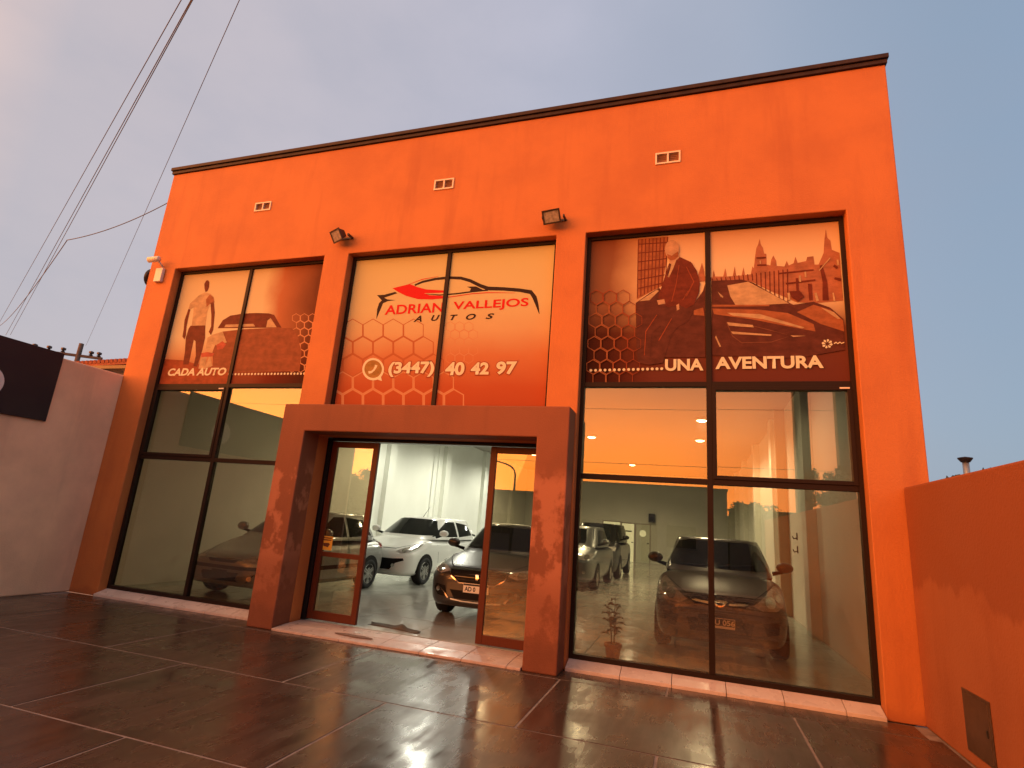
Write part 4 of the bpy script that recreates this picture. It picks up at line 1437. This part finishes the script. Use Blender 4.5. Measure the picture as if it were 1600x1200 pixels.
P = dict(L=4.3, W=1.78, H=1.72, hood_front=1.0, cowl=1.20, y_cowl=0.95, belt=1.14, y_rear=4.15, tail=1.15, y_roof0=1.6, y_roof1=3.95, crown=.06, w_belt=.95, w_roof=.78)
c = Car('off_road_car', P, (-3.12, 18.4, FZ), R(0), 'paint_black', 'tall black off-roader behind the grey compact car')
c.glasshouse([(-.70, 1.22), (.70, 1.22), (.60, 1.63), (-.60, 1.63)], [[(1.4, 1.2), (2.5, 1.2), (2.5, 1.62), (1.9, 1.61)], [(2.6, 1.2), (3.8, 1.22), (3.6, 1.58), (2.6, 1.62)]])
c.sym('headlight', [[(.48, .86), (.78, .86), (.78, .98), (.50, .98)]], 'lamp_lens', .010)
c.decal('grille', 'f', [[(-.40, .94), (-.40, .74), (.40, .74), (.40, .94)]], 'car_trim', .006)
c.mirrors(1.3, 1.28, .07)
c.wheels([.85, 3.5], .34)
c.flank([[(1.36, .34), (1.36, 1.18)], [(2.55, .34), (2.55, 1.18)]], [(2.25, 1.06), (3.3, 1.06)])

P = dict(L=4.3, W=1.70, H=1.46, hood_front=0.82, cowl=1.02, y_cowl=1.0, belt=.98, y_rear=3.9, tail=1.04, y_roof0=1.8, y_roof1=3.4, crown=.06, w_belt=.92, w_roof=.70)
c = Car('saloon_car', P, (-6.0, 16.2, FZ), R(0), 'paint_white', 'white saloon mostly hidden behind the white hatchback')
c.glasshouse([(-.66, 1.04), (.66, 1.04), (.54, 1.39), (-.54, 1.39)], [[(1.5, 1.02), (2.5, 1.02), (2.5, 1.38), (2.05, 1.37)], [(2.6, 1.02), (3.5, 1.03), (3.2, 1.33), (2.6, 1.37)]])
c.sym('headlight', [[(.44, .70), (.60, .66), (.77, .72), (.77, .82), (.58, .77)]], 'lamp_lens', .010)
c.decal('grille', 'f', [[(-.36, .72), (-.30, .60), (.30, .60), (.36, .72)]], 'car_trim', .006)
c.decal('intake', 'f', [[(-.5, .46), (.5, .46), (.42, .32), (-.42, .32)]], 'car_trim', .005)
c.mirrors(1.35, 1.07, .07)
c.wheels([.84, 3.4], .30)
c.flank([[(2.55, .3), (2.55, 1.0)]], [(2.25, .92)])

# ------------------------------------------------------------------ things in the showroom
LABEL_LAMP = {(0.25, 15.2): 'lit ceiling lamp above the right aisle, nearest the windows', (0.25, 18.5): 'lit ceiling lamp above the right aisle, second from the windows',
              (-3.2, 18.4): 'lit ceiling lamp over the row of grey and black cars',
              (-6.6, 14.4): 'lit ceiling lamp over the white hatchback', (-6.6, 18.6): 'lit ceiling lamp over the white saloon', (-6.6, 23.5): 'lit ceiling lamp behind the white saloon', (0.25, 10.3): 'added fill lamp above the charcoal hatchback', (-3.2, 10.3): 'added fill lamp above the dark grey saloon', (-6.8, 10.0): 'added fill lamp above the silver hatchback', (-2.6, 26.0): 'lit ceiling lamp nearest the end wall doors'}
lamp_rows = [(0.25, 15.2), (0.25, 18.5), (-3.2, 18.5), (-6.6, 14.4), (-6.6, 18.6), (-6.6, 23.5), (-2.6, 26.0), (0.25, 10.3), (-3.2, 10.3), (-6.8, 10.0)]  # last three are added fill lamps, unseen behind the window films
for x, y in lamp_rows:
    if x == -3.2 and y == 18.5:
        y = 18.4
    o = empty('ceiling_lamp', (x, y, 4.598))
    tag(o, LABEL_LAMP.get((x, y), 'lit round ceiling lamp deep inside the showroom'), 'lamp', 'lamps on the showroom ceiling')
    MB().lathe([(.17, 0), (.175, -.05), (.14, -.07), (.135, -.03)], 20).build('housing', 'camera_white', o, smooth=True)
    MB().lathe([(.001, -.045), (.13, -.045), (.13, -.075), (.08, -.10), (.001, -.108)], 20).build('diffuser', 'lamp_glow', o, smooth=True)
    ld = bpy.data.lights.new('lamp_light', 'SPOT')
    ld.spot_size = R(164)
    ld.spot_blend = 0.5
    ld.energy = LAMP_W if y > 12 else LAMP_W * (0.22 if x > -5 else 0.08)
    ld.color = (1.0, 0.98, 0.80)
    ld.shadow_soft_size = 0.12
    lo = bpy.data.objects.new('lamp_light', ld)
    COL.objects.link(lo)
    lo.parent = o
    lo.location = (0, 0, -.22)

# lit doors and hatch in the end wall
for (x0, x1, z0, z1, lab, lit) in ((-4.55, -3.66, 1.10, 2.02, 'lit serving hatch in the end wall behind the off-roader', True),
                                   (-3.56, -2.93, FLZ, 1.98, 'pale lit door in the end wall left of the other door', True),
                                   (-2.82, -2.12, FLZ, 1.98, 'pale door with round print right of the lit door', False)):
    o = empty('interior_door' if z0 < .5 else 'serving_hatch', ((x0 + x1) / 2, BACK, z0))
    tag(o, lab, 'door' if z0 < .5 else 'hatch')
    w, h = (x1 - x0) / 2, z1 - z0
    f = MB()
    f.box(-w - .05, -w, -.05, -.002, 0, h + .05).box(w, w + .05, -.05, -.002, 0, h + .05).box(-w, w, -.05, -.002, h, h + .05)
    f.build('frame', 'galvanised', o)
    MB().box(-w, w, -.03, -.003, 0.002, h).build('leaf', 'lit_pane' if lit else 'interior_door', o)
    if z0 < .5:
        MB().box(w - .12, w - .03, -.06, -.031, .95, 1.0).build('handle', 'black_plastic', o)
        if not lit:
            mt = Matrix.Translation((0, -.034, h - .45)) @ Matrix.Rotation(R(90), 4, 'X')
            MB().lathe([(.17, 0), (.17, .003)], 24, mt).build('round_print', 'lit_pane', o)
        else:
            MB().box(-.2, .2, -.034, -.031, h - .42, h - .35).build('sign_strip', 'cloth_grey', o)
sp = empty('loudspeaker', (-2.02, BACK - .02, 2.35))
tag(sp, 'small black loudspeaker high on the end wall right of the doors', 'loudspeaker')
MB().box(-.16, .16, -.26, -.03, -.22, .22).build('cabinet', 'black_plastic', sp, bevel=0.02)
MB().lathe([(.11, 0), (.10, .01), (.03, -.02), (.001, -.005)], 20, Matrix.Translation((0, -.262, -.05)) @ Matrix.Rotation(R(90), 4, 'X')).build('cone', 'car_trim', sp)
MB().box(-.03, .03, -.03, .018, -.05, .05).build('bracket', 'galvanised', sp)
fe = empty('water_dispenser', (-0.32, BACK - .3, FLZ))
tag(fe, 'white water dispenser against the end wall behind the charcoal hatchback', 'dispenser')
MB().box(-.15, .15, -.16, .16, 0, 1.0).build('cabinet', 'camera_white', fe, bevel=0.02)
MB().lathe([(.05, 1.0), (.13, 1.06), (.135, 1.35), (.12, 1.40), (.001, 1.41)], 16).build('bottle', 'sign_white', fe, smooth=True)

# wall hooks on the right hand wall
for z, lab in ((1.72, 'upper of two small dark hooks on the white right wall'), (1.46, 'lower of two small dark hooks on the white right wall')):
    h = empty('wall_hook', (2.048, 13.0, z))
    tag(h, lab, 'hook')
    MB().box(-.015, -.001, -.03, .03, -.07, .07).build('plate', 'car_trim', h)
    MB().tube([(-.01, 0, -.03), (-.07, 0, -.05), (-.09, 0, .0)], .012, 6).build('hook', 'car_trim', h)

# potted plant inside the right window
pp = empty('potted_plant', (-0.90, 7.22, FZ))
tag(pp, 'thin leafy plant in a small terracotta pot inside the right window', 'plant')
MB().lathe([(.001, 0), (.072, 0), (.095, .16), (.105, .16), (.107, .195), (.092, .195), (.088, .165), (.001, .165)], 20).build('pot', 'terracotta', pp, smooth=False)
MB().lathe([(.001, .166), (.087, .166), (.087, .170), (.001, .176)], 16).build('soil', 'soil', pp)
for k in range(5):
    a = k * 1.3
    hgt = (.56, .47, .40, .50, .34)[k]
    top = Vector((.10 * math.cos(a) * (1 if k else .2), .08 * math.sin(a), .17 + hgt))
    base = Vector((.02 * math.cos(a), .02 * math.sin(a), .17))
    mid = base.lerp(top, .55) + Vector((-.02 * math.cos(a), -.02 * math.sin(a), 0))
    st = MB().tube([base, mid, top], [.007, .005, .002], 6).build('stem', 'stem', pp, smooth=True)
    for q in range(7):
        t = .28 + .1 * q + random.uniform(-.03, .03)
        p0 = base.lerp(mid, t / .55) if t < .55 else mid.lerp(top, min(1, (t - .55) / .45))
        b = a + q * 2.4 + random.uniform(-.4, .4)
        d = Vector((math.cos(b), math.sin(b), random.uniform(-.1, .8))).normalized()
        sd = d.cross(Vector((0, 0, 1))).normalized()
        ln, wd = random.uniform(.09, .15), random.uniform(.016, .028)
        up = Vector((0, 0, .02))
        lf = MB()
        cs = [p0, p0 + d * ln * .3 + sd * wd + up, p0 + d * ln * .65 + sd * wd * .8 + up, p0 + d * ln - up, p0 + d * ln * .65 - sd * wd * .8 + up, p0 + d * ln * .3 - sd * wd + up]
        mid1, mid2 = p0 + d * ln * .3 + up * .3, p0 + d * ln * .65 + up * .2
        for tri in ((cs[0], cs[1], mid1), (cs[1], cs[2], mid2, mid1), (cs[2], cs[3], mid2), (cs[3], cs[4], mid2), (cs[4], cs[5], mid1, mid2), (cs[5], cs[0], mid1)):
            lf.poly(tri)
        bmesh.ops.remove_doubles(lf.bm, verts=lf.bm.verts, dist=1e-5)
        lf.build('leaf', 'leaf_green' if random.random() < .75 else 'leaf_dry', pp)

# floor cloth just inside the door
cl = MB()
nx, ny = 22, 9
vv = []
for j in range(ny + 1):
    row = []
    for i in range(nx + 1):
        u, v = i / nx, j / ny
        x = -4.22 + .78 * u + .05 * math.sin(5 * v)
        y = 7.18 + .20 * v + .05 * math.sin(3 * u + 1) - .04 * u
        z = .004 + .016 * abs(math.sin(7 * u + 3 * v)) * math.sin(math.pi * min(max(v, .02), .98)) + .05 * math.exp(-((u - .62) / .10) ** 2) * math.sin(math.pi * v)
        row.append(cl.bm.verts.new((x, y, FZ + z)))
    vv.append(row)
for j in range(ny):
    for i in range(nx):
        cl.bm.faces.new([vv[j][i], vv[j][i + 1], vv[j + 1][i + 1], vv[j + 1][i]])
o = cl.build('floor_cloth', 'cloth_grey', smooth=True)
sd = o.modifiers.new('t', 'SOLIDIFY')
sd.thickness = .004
tag(o, 'crumpled dark floor cloth lying on the tiles inside the open door', 'cloth')

# stickers on the glass
st = empty('warning_sticker', (-4.90, 6.98, 0.985))
tag(st, 'small yellow warning sticker on the left sliding door', 'sticker')
MB().box(-.085, .085, .0200, .0215, 0, .19).build('backing', 'sticker_yellow', st)
MB().prism([(-.055, .0195, .055), (.02, .0195, .04), (.05, .0195, .08), (.03, .0195, .10), (-.06, .0195, .095)], (0, .0004, 0)).build('camera_symbol', 'sticker_print', st)
for k in range(2):
    MB().box(-.065, .065, .0195, .0199, .13 + .027 * k, .145 + .027 * k).build('print_line', 'sticker_print', st)
# ------------------------------------------------------------------ fixtures on the facade
for x, z, yaw, lab in ((-5.22, 5.70, -24, 'dark floodlight above the left side of the centre window'), (-1.80, 5.66, -8, 'dark floodlight above the right side of the centre window')):
    fl2 = empty('floodlight', (x, FY, z), R(yaw))
    tag(fl2, lab, 'floodlight', 'floodlights on the facade')
    fl2.rotation_euler = (0, 0, 0)
    fl2.scale = (.8, .8, .8)
    rot = Matrix.Translation((0, -.16, 0)) @ Matrix.Rotation(R(yaw), 4, 'Z') @ Matrix.Rotation(R(34), 4, 'X')
    h = MB()
    pts0 = [(-.15, -.075, -.105), (.15, -.075, -.105), (.15, -.075, .105), (-.15, -.075, .105)]
    pts1 = [(-.09, .075, -.06), (.09, .075, -.06), (.09, .075, .06), (-.09, .075, .06)]
    a = [h.bm.verts.new(rot @ Vector(q)) for q in pts0]
    b = [h.bm.verts.new(rot @ Vector(q)) for q in pts1]
    for k in range(4):
        h.bm.faces.new([a[k], a[(k + 1) % 4], b[(k + 1) % 4], b[k]])
    h.bm.faces.new(b)
    h.bm.faces.new(a[::-1])
    h.build('housing', 'lamp_housing', fl2, bevel=0.01)
    fr = MB()
    fr.box(-.16, .16, -.095, -.0765, .092, .118, rot).box(-.16, .16, -.095, -.0765, -.118, -.092, rot).box(-.16, -.135, -.095, -.0765, -.092, .092, rot).box(.135, .16, -.095, -.0765, -.092, .092, rot)
    fr.build('rim', 'lamp_housing', fl2)
    MB().box(-.134, .134, -.086, -.0768, -.091, .091, rot).build('front_glass', 'flood_glass', fl2)
    MB().box(-.20, -.172, -.17, -.0, -.02, .02).box(.172, .20, -.17, -.0, -.02, .02).box(-.20, .20, -.014, -.002, -.02, .02).build('bracket', 'lamp_housing', fl2)
cc_ = empty('security_camera', (-8.93, FY, 5.45))
tag(cc_, 'white security camera over a small junction box at the left corner', 'camera')
MB().box(-.10, .06, -.06, -.002, -.26, .0).build('junction_box', 'camera_white', cc_, bevel=0.01)
MB().tube([(.02, -.02, .02), (.02, -.12, .08), (-.02, -.14, .10)], .018, 8).build('arm', 'camera_white', cc_, smooth=True)
mt = Matrix.Translation((-.05, -.17, .11)) @ Matrix.Rotation(R(-75), 4, 'Z') @ Matrix.Rotation(R(100), 4, 'X')
MB().lathe([(.001, -.10), (.045, -.10), (.05, -.08), (.05, .10), (.042, .10), (.038, .085), (.001, .085)], 16, mt).build('barrel', 'camera_white', cc_, smooth=True)
MB().lathe([(.001, .087), (.030, .087), (.026, .096), (.001, .10)], 12, mt).build('lens', 'black_plastic', cc_)
dh = empty('alarm_siren', (X0, 6.95, 5.40))
tag(dh, 'black dish shaped siren sticking out past the left corner of the facade', 'siren')
mt = Matrix.Translation((-.14, 0, 0)) @ Matrix.Rotation(R(-80), 4, 'Y') @ Matrix.Rotation(R(10), 4, 'X')
MB().lathe([(.001, .0), (.07, .01), (.14, .035), (.17, .07), (.16, .075), (.12, .04), (.001, .03)], 20, mt).build('dish', 'black_plastic', dh, smooth=True)
MB().box(-.16, -.001, -.03, .03, -.03, .03).build('bracket', 'black_plastic', dh)

# ------------------------------------------------------------------ beyond the walls: cables, roof, pole, flue
def span(name, a, b, sag, r, label, n=24):
    a, b = Vector(a), Vector(b)
    pts = []
    for i in range(n + 1):
        t = i / n
        p = a.lerp(b, t)
        p.z -= sag * 4 * t * (1 - t)
        pts.append(p)
    o = MB().tube(pts, r, 5).build(name, 'cable_black', smooth=True)
    return tag(o, label, 'cable', 'overhead cables')


def pd(az, el, d):
    a = R(az)
    return Vector((math.sin(a) * d, math.cos(a) * d, 1.55 + math.tan(R(el)) * d))


def through(az0, el0, d0, az1, el1, d1, back):
    a, b = pd(az0, el0, d0), pd(az1, el1, d1)
    return a - (b - a) * back, b


def cable(label, az0, el0, d0, az1, el1, d1, r, back=.9):
    a, b = through(az0, el0, d0, az1, el1, d1, back)
    return span('overhead_cable', a, b, 0.0, r, label)


cable('leftmost thin overhead cable crossing the sky', -56.96, 39.77, 8.5, -62.6, 11.3, 36, .007)
cable('thick overhead cable crossing the sky in the upper left', -56.2, 40.1, 8.5, -61.95, 11.0, 36, .008)
cable('overhead cable twinned with the thick one in the upper left', -56.05, 40.3, 8.6, -61.7, 11.1, 36, .008)
cable('faint single cable nearest the facade, running to the pole top', -52.23, 41.8, 8.0, -57.0, 11.45, 40, .006)
span('overhead_cable', (X0 + .02, 6.8, 6.92), pd(-60.06, 19.33, 13.5), 0.12, .008, 'service cable slanting from the facade corner to the street cables')
span('overhead_cable', pd(-60.06, 19.33, 13.5), pd(-62.5, 11.5, 30), 0.3, .008, 'service cable running on beside the street cables')
span('guy_wire', (-9.75, 9.0, 6.4), (-13.0, 10.5, 4.2), 0, .010, 'pale slanting guy wire beside the facade corner')

pl = pd(-57.3, 0, 40)
up = empty('utility_pole', (pl.x, pl.y, -.16))
tag(up, 'wooden utility pole top with insulators beyond the cream wall', 'pole')
MB().tube([(0, 0, 0), (0, 0, 9.9)], [.17, .12], 10).build('pole', 'pole_wood', up, smooth=True)
rz = Matrix.Rotation(R(33), 4, 'Z')
MB().box(-2.4, 1.2, -.07, .07, 9.1, 9.24, rz).build('crossarm', 'pole_wood', up)
MB().box(-.9, .7, -.06, .06, 8.5, 8.62, rz).build('crossarm', 'pole_wood', up)
for k in (-2.2, -1.5, -.8, .6, 1.0):
    MB().lathe([(.03, 9.25), (.12, 9.28), (.05, 9.36), (.13, 9.40), (.13, 9.5), (.001, 9.55)], 8, rz @ Matrix.Translation((k, 0, 0))).build('insulator', 'lamp_housing', up)

hn = empty('tiled_house', (-19.5, 14.6, .20))
tag(hn, 'house with red tiled roof just showing over the cream wall', 'house')
MB().box(-3.8, 4.2, 0, 5, -.36, 5.85).build('wall', 'house_wall_b', hn)
rf = MB()
rf.prism([(-4.2, -.45, 5.75), (4.6, -.45, 6.00), (4.6, 2.5, 6.75), (-4.2, 2.5, 6.6)], (0, 0, .12))
rf.prism([(-4.2, 5.45, 5.75), (4.6, 5.45, 6.0), (4.6, 2.5, 6.76), (-4.2, 2.5, 6.61)], (0, 0, .12))
rfo = rf.build('roof', 'roof_tile', hn)
tl = MB().tube([(0, 0, 0), (0, 2.95, .76)], .09, 8).mesh('roof_tile')
for k in range(42):
    t = obj('roof_tile', tl, 'roof_tile', rfo)
    t.location = (-4.1 + k * .21, -.47, 5.88 + .25 * k / 42)
MB().box(-4.2, 4.6, -.55, -.46, 5.68, 5.80).build('gutter', 'lamp_housing', hn)

# behind the right wall
fu = empty('flue_pipe', (5.47, 14, 2.6))
tag(fu, 'short metal flue pipe with cowl showing over the right wall', 'flue')
MB().tube([(0, 0, 0), (0, 0, .92)], .06, 12).build('pipe', 'galvanised', fu, smooth=True)
MB().lathe([(.08, .90), (.13, .97), (.135, .99), (.001, 1.02)], 14).build('cowl', 'lamp_housing', fu)
sh = tag(MB().box(2.6, 9.5, 13.4, 18, -.16, 2.62).build('outbuilding', 'house_wall_b'), 'low outbuilding hidden behind the right orange wall', 'building')


def foliage(bm_mb, centre, rad, n, size, seed):
    rnd = random.Random(seed)
    clumps = [(Vector((rnd.gauss(0, .45), rnd.gauss(0, .45), rnd.gauss(0, .4))), rnd.uniform(.25, .5)) for _ in range(14)]
    for _ in range(n):
        cpos, cr = rnd.choice(clumps)
        d = Vector((rnd.gauss(0, 1), rnd.gauss(0, 1), rnd.gauss(0, 1))).normalized() * cr * rnd.random() ** .4
        p = Vector(centre) + Vector(((cpos + d).x * rad[0], (cpos + d).y * rad[1], (cpos + d).z * rad[2]))
        a = Vector((rnd.gauss(0, 1), rnd.gauss(0, 1), rnd.gauss(0, 1))).normalized()
        b = a.cross(Vector((rnd.gauss(0, 1), rnd.gauss(0, 1), rnd.gauss(0, 1)))).normalized()
        s = size * rnd.uniform(.6, 1.3)
        bm_mb.poly([p - a * s, p + b * s * .45, p + a * s, p - b * s * .45])


bs = empty('shrub', (6.1, 14.0, 2.62))
tag(bs, 'dark ragged shrub beside the flue over the right wall', 'shrub')
f = MB()
foliage(f, (0, 0, .55), (.75, .5, .28), 700, .07, 3)
f.build('crown', 'tree_leaf', bs)
MB().tube([(0, 0, 0), (.05, 0, .3), (.0, 0, .6)], [.04, .03, .01], 6).build('trunk', 'bark', bs)

# ------------------------------------------------------------------ the far side of the street, seen as reflections
def opposite_house(name, x0, x1, h, wmat, label, wins, door):
    o = empty(name, ((x0 + x1) / 2, -20.0, -.02))
    tag(o, label, 'house', 'houses across the street')
    w = (x1 - x0) / 2
    holes = [(a, c, .9, 2.1) for a, c in wins] + [(door, door + .9, -1, 2.1)]
    wb = wall_grid((-w, w, 0, h), holes, -.25, 0)
    wb.build('wall', wmat, o)
    MB().box(-w, w, -9, -.252, 0, h - .25).build('rear_block', wmat, o)
    MB().box(-w - .06, w + .06, -.32, .06, h + .002, h + .12).build('parapet_cap', 'kerb_concrete', o)
    for a, c in wins:
        q = MB().box(a + .002, c - .002, -.18, -.10, .902, 2.098).build('window', 'house_glass', o)
        MB().box((a + c) / 2 - .03, (a + c) / 2 + .03, -.098, -.07, .904, 2.096).build('mullion', 'house_door', q)
        MB().box(a - .05, c + .05, .001, .09, .82, .898).build('sill', 'kerb_concrete', q)
    q = MB().box(door + .002, door + .898, -.18, -.10, .0, 2.098).build('door', 'house_door', o)
    MB().box(door + .78, door + .83, -.098, -.04, 1.0, 1.05).build('handle', 'galvanised', q)


far_walk = struct(MB().box(-200, 200, -20.4, -15.7, -.164, -.02).build('far_pavement', 'kerb_concrete'))
opposite_house('street_house', -8.2, 1.83, 4.22, 'house_wall', 'taller flat roofed grey house across the street', [(-4.2, -2.6), (-1.8, -.2), (1.8, 3.4)], .4)
opposite_house('street_house', -34.0, -8.3, 3.46, 'house_wall_b', 'long low brown house across the street, left end', [(-11, -9.4), (-6.5, -5.0), (-2, -.4), (4.0, 5.6), (9, 10.6)], 1.6)
opposite_house('street_house', 1.92, 22.0, 3.15, 'house_wall_b', 'low brown house across the street, right end', [(-8, -6.4), (-4, -2.4), (3, 4.6)], .2)
opposite_house('street_house', -70.0, -34.2, 4.0, 'house_wall', 'grey row of rooms far left across the street', [(-12, -10), (-6, -4), (0, 2), (8, 10)], 4)
opposite_house('street_house', 22.2, 60.0, 4.0, 'house_wall', 'grey house far right across the street', [(-12, -10), (-6, -4), (0, 2), (8, 10)], 4)


def tree(x, y, h, cr, seed, label):
    o = empty('street_tree', (x, y, -.02))
    tag(o, label, 'tree', 'trees across the street')
    rnd = random.Random(seed)
    t = MB()
    t.tube([(0, 0, 0), (.08, .03, h * .35), (-.05, 0, h * .62), (.05, 0, h * .9)], [.16, .13, .08, .02], 8)
    for k in range(6):
        a = k * 1.1
        z = h * rnd.uniform(.4, .7)
        t.tube([(0, 0, z), (cr * .4 * math.cos(a), cr * .4 * math.sin(a), z + h * .15), (cr * .75 * math.cos(a), cr * .75 * math.sin(a), z + h * .22)], [.06, .04, .01], 6)
    t.build('trunk', 'bark', o, smooth=True)
    f = MB()
    foliage(f, (0, 0, h * .78), (cr, cr, h * .24), 2600, .11, seed)
    f.build('crown', 'tree_leaf', o)


tree(3.0, -19.0, 3.75, 1.15, 11, 'small bushy tree in front of the low brown house across the street')
tree(-21.8, -19.0, 4.4, 1.6, 12, 'wide bushy tree in front of the long low house across the street')
tree(-26.0, -19.2, 4.8, 1.8, 13, 'farther bushy tree by the long low house across the street')

tree(6.7, -18.4, 5.2, 1.0, 14, 'thin tree between the billboard posts across the street')
hg = empty('hedge_bush', (-9.9, -1.3, -.02))
tag(hg, 'leafy bush past the end of the cream wall', 'bush')
f = MB()
foliage(f, (0, 0, 1.45), (.75, 1.5, .95), 3000, .08, 21)
f.build('crown', 'tree_leaf', hg)
MB().tube([(0, 0, 0), (.05, .1, .7), (0, 0, 1.4)], [.07, .05, .02], 8).build('trunk', 'bark', hg)
sl = empty('street_lamp', (-9.4, -15.9, -.02))
tag(sl, 'curved arm street lamp across the street', 'street lamp')
MB().tube([(0, 0, 0), (0, 0, 2.9), (0, 0, 4.2), (-.08, 0, 4.45), (-.25, 0, 4.62), (-.6, 0, 4.78), (-1.2, 0, 4.92)], [.09, .07, .055, .05, .05, .045, .04], 8).build('mast', 'billboard_steel', sl, smooth=True)
MB().lathe([(.001, .1), (.10, .08), (.16, -.02), (.14, -.06), (.001, -.07)], 12, Matrix.Translation((-1.35, 0, 4.92)) @ Matrix.Diagonal((1.8, 1, 1, 1))).build('lantern', 'lamp_housing', sl, smooth=True)

bb = empty('billboard', (6.6, -19.3, -.02))
tag(bb, 'blank backed billboard on two thick posts across the street', 'billboard')
for x in (-1.02, 1.02):
    MB().box(x - .36, x + .36, -.3, .3, 0, 10.4).build('post', 'billboard_steel', bb, bevel=0.03)
MB().box(-4, 4, -.2, .2, 10.402, 13.5).build('panel', 'billboard_steel', bb, bevel=0.02)

for k, (z, y) in enumerate(((8.3, -16.2), (5.35, -16.3))):
    span('overhead_cable', (-45, y, z + .3), (40, y, z), .5, .010, ('upper', 'lower')[k] + ' cable strung along the far side of the street')
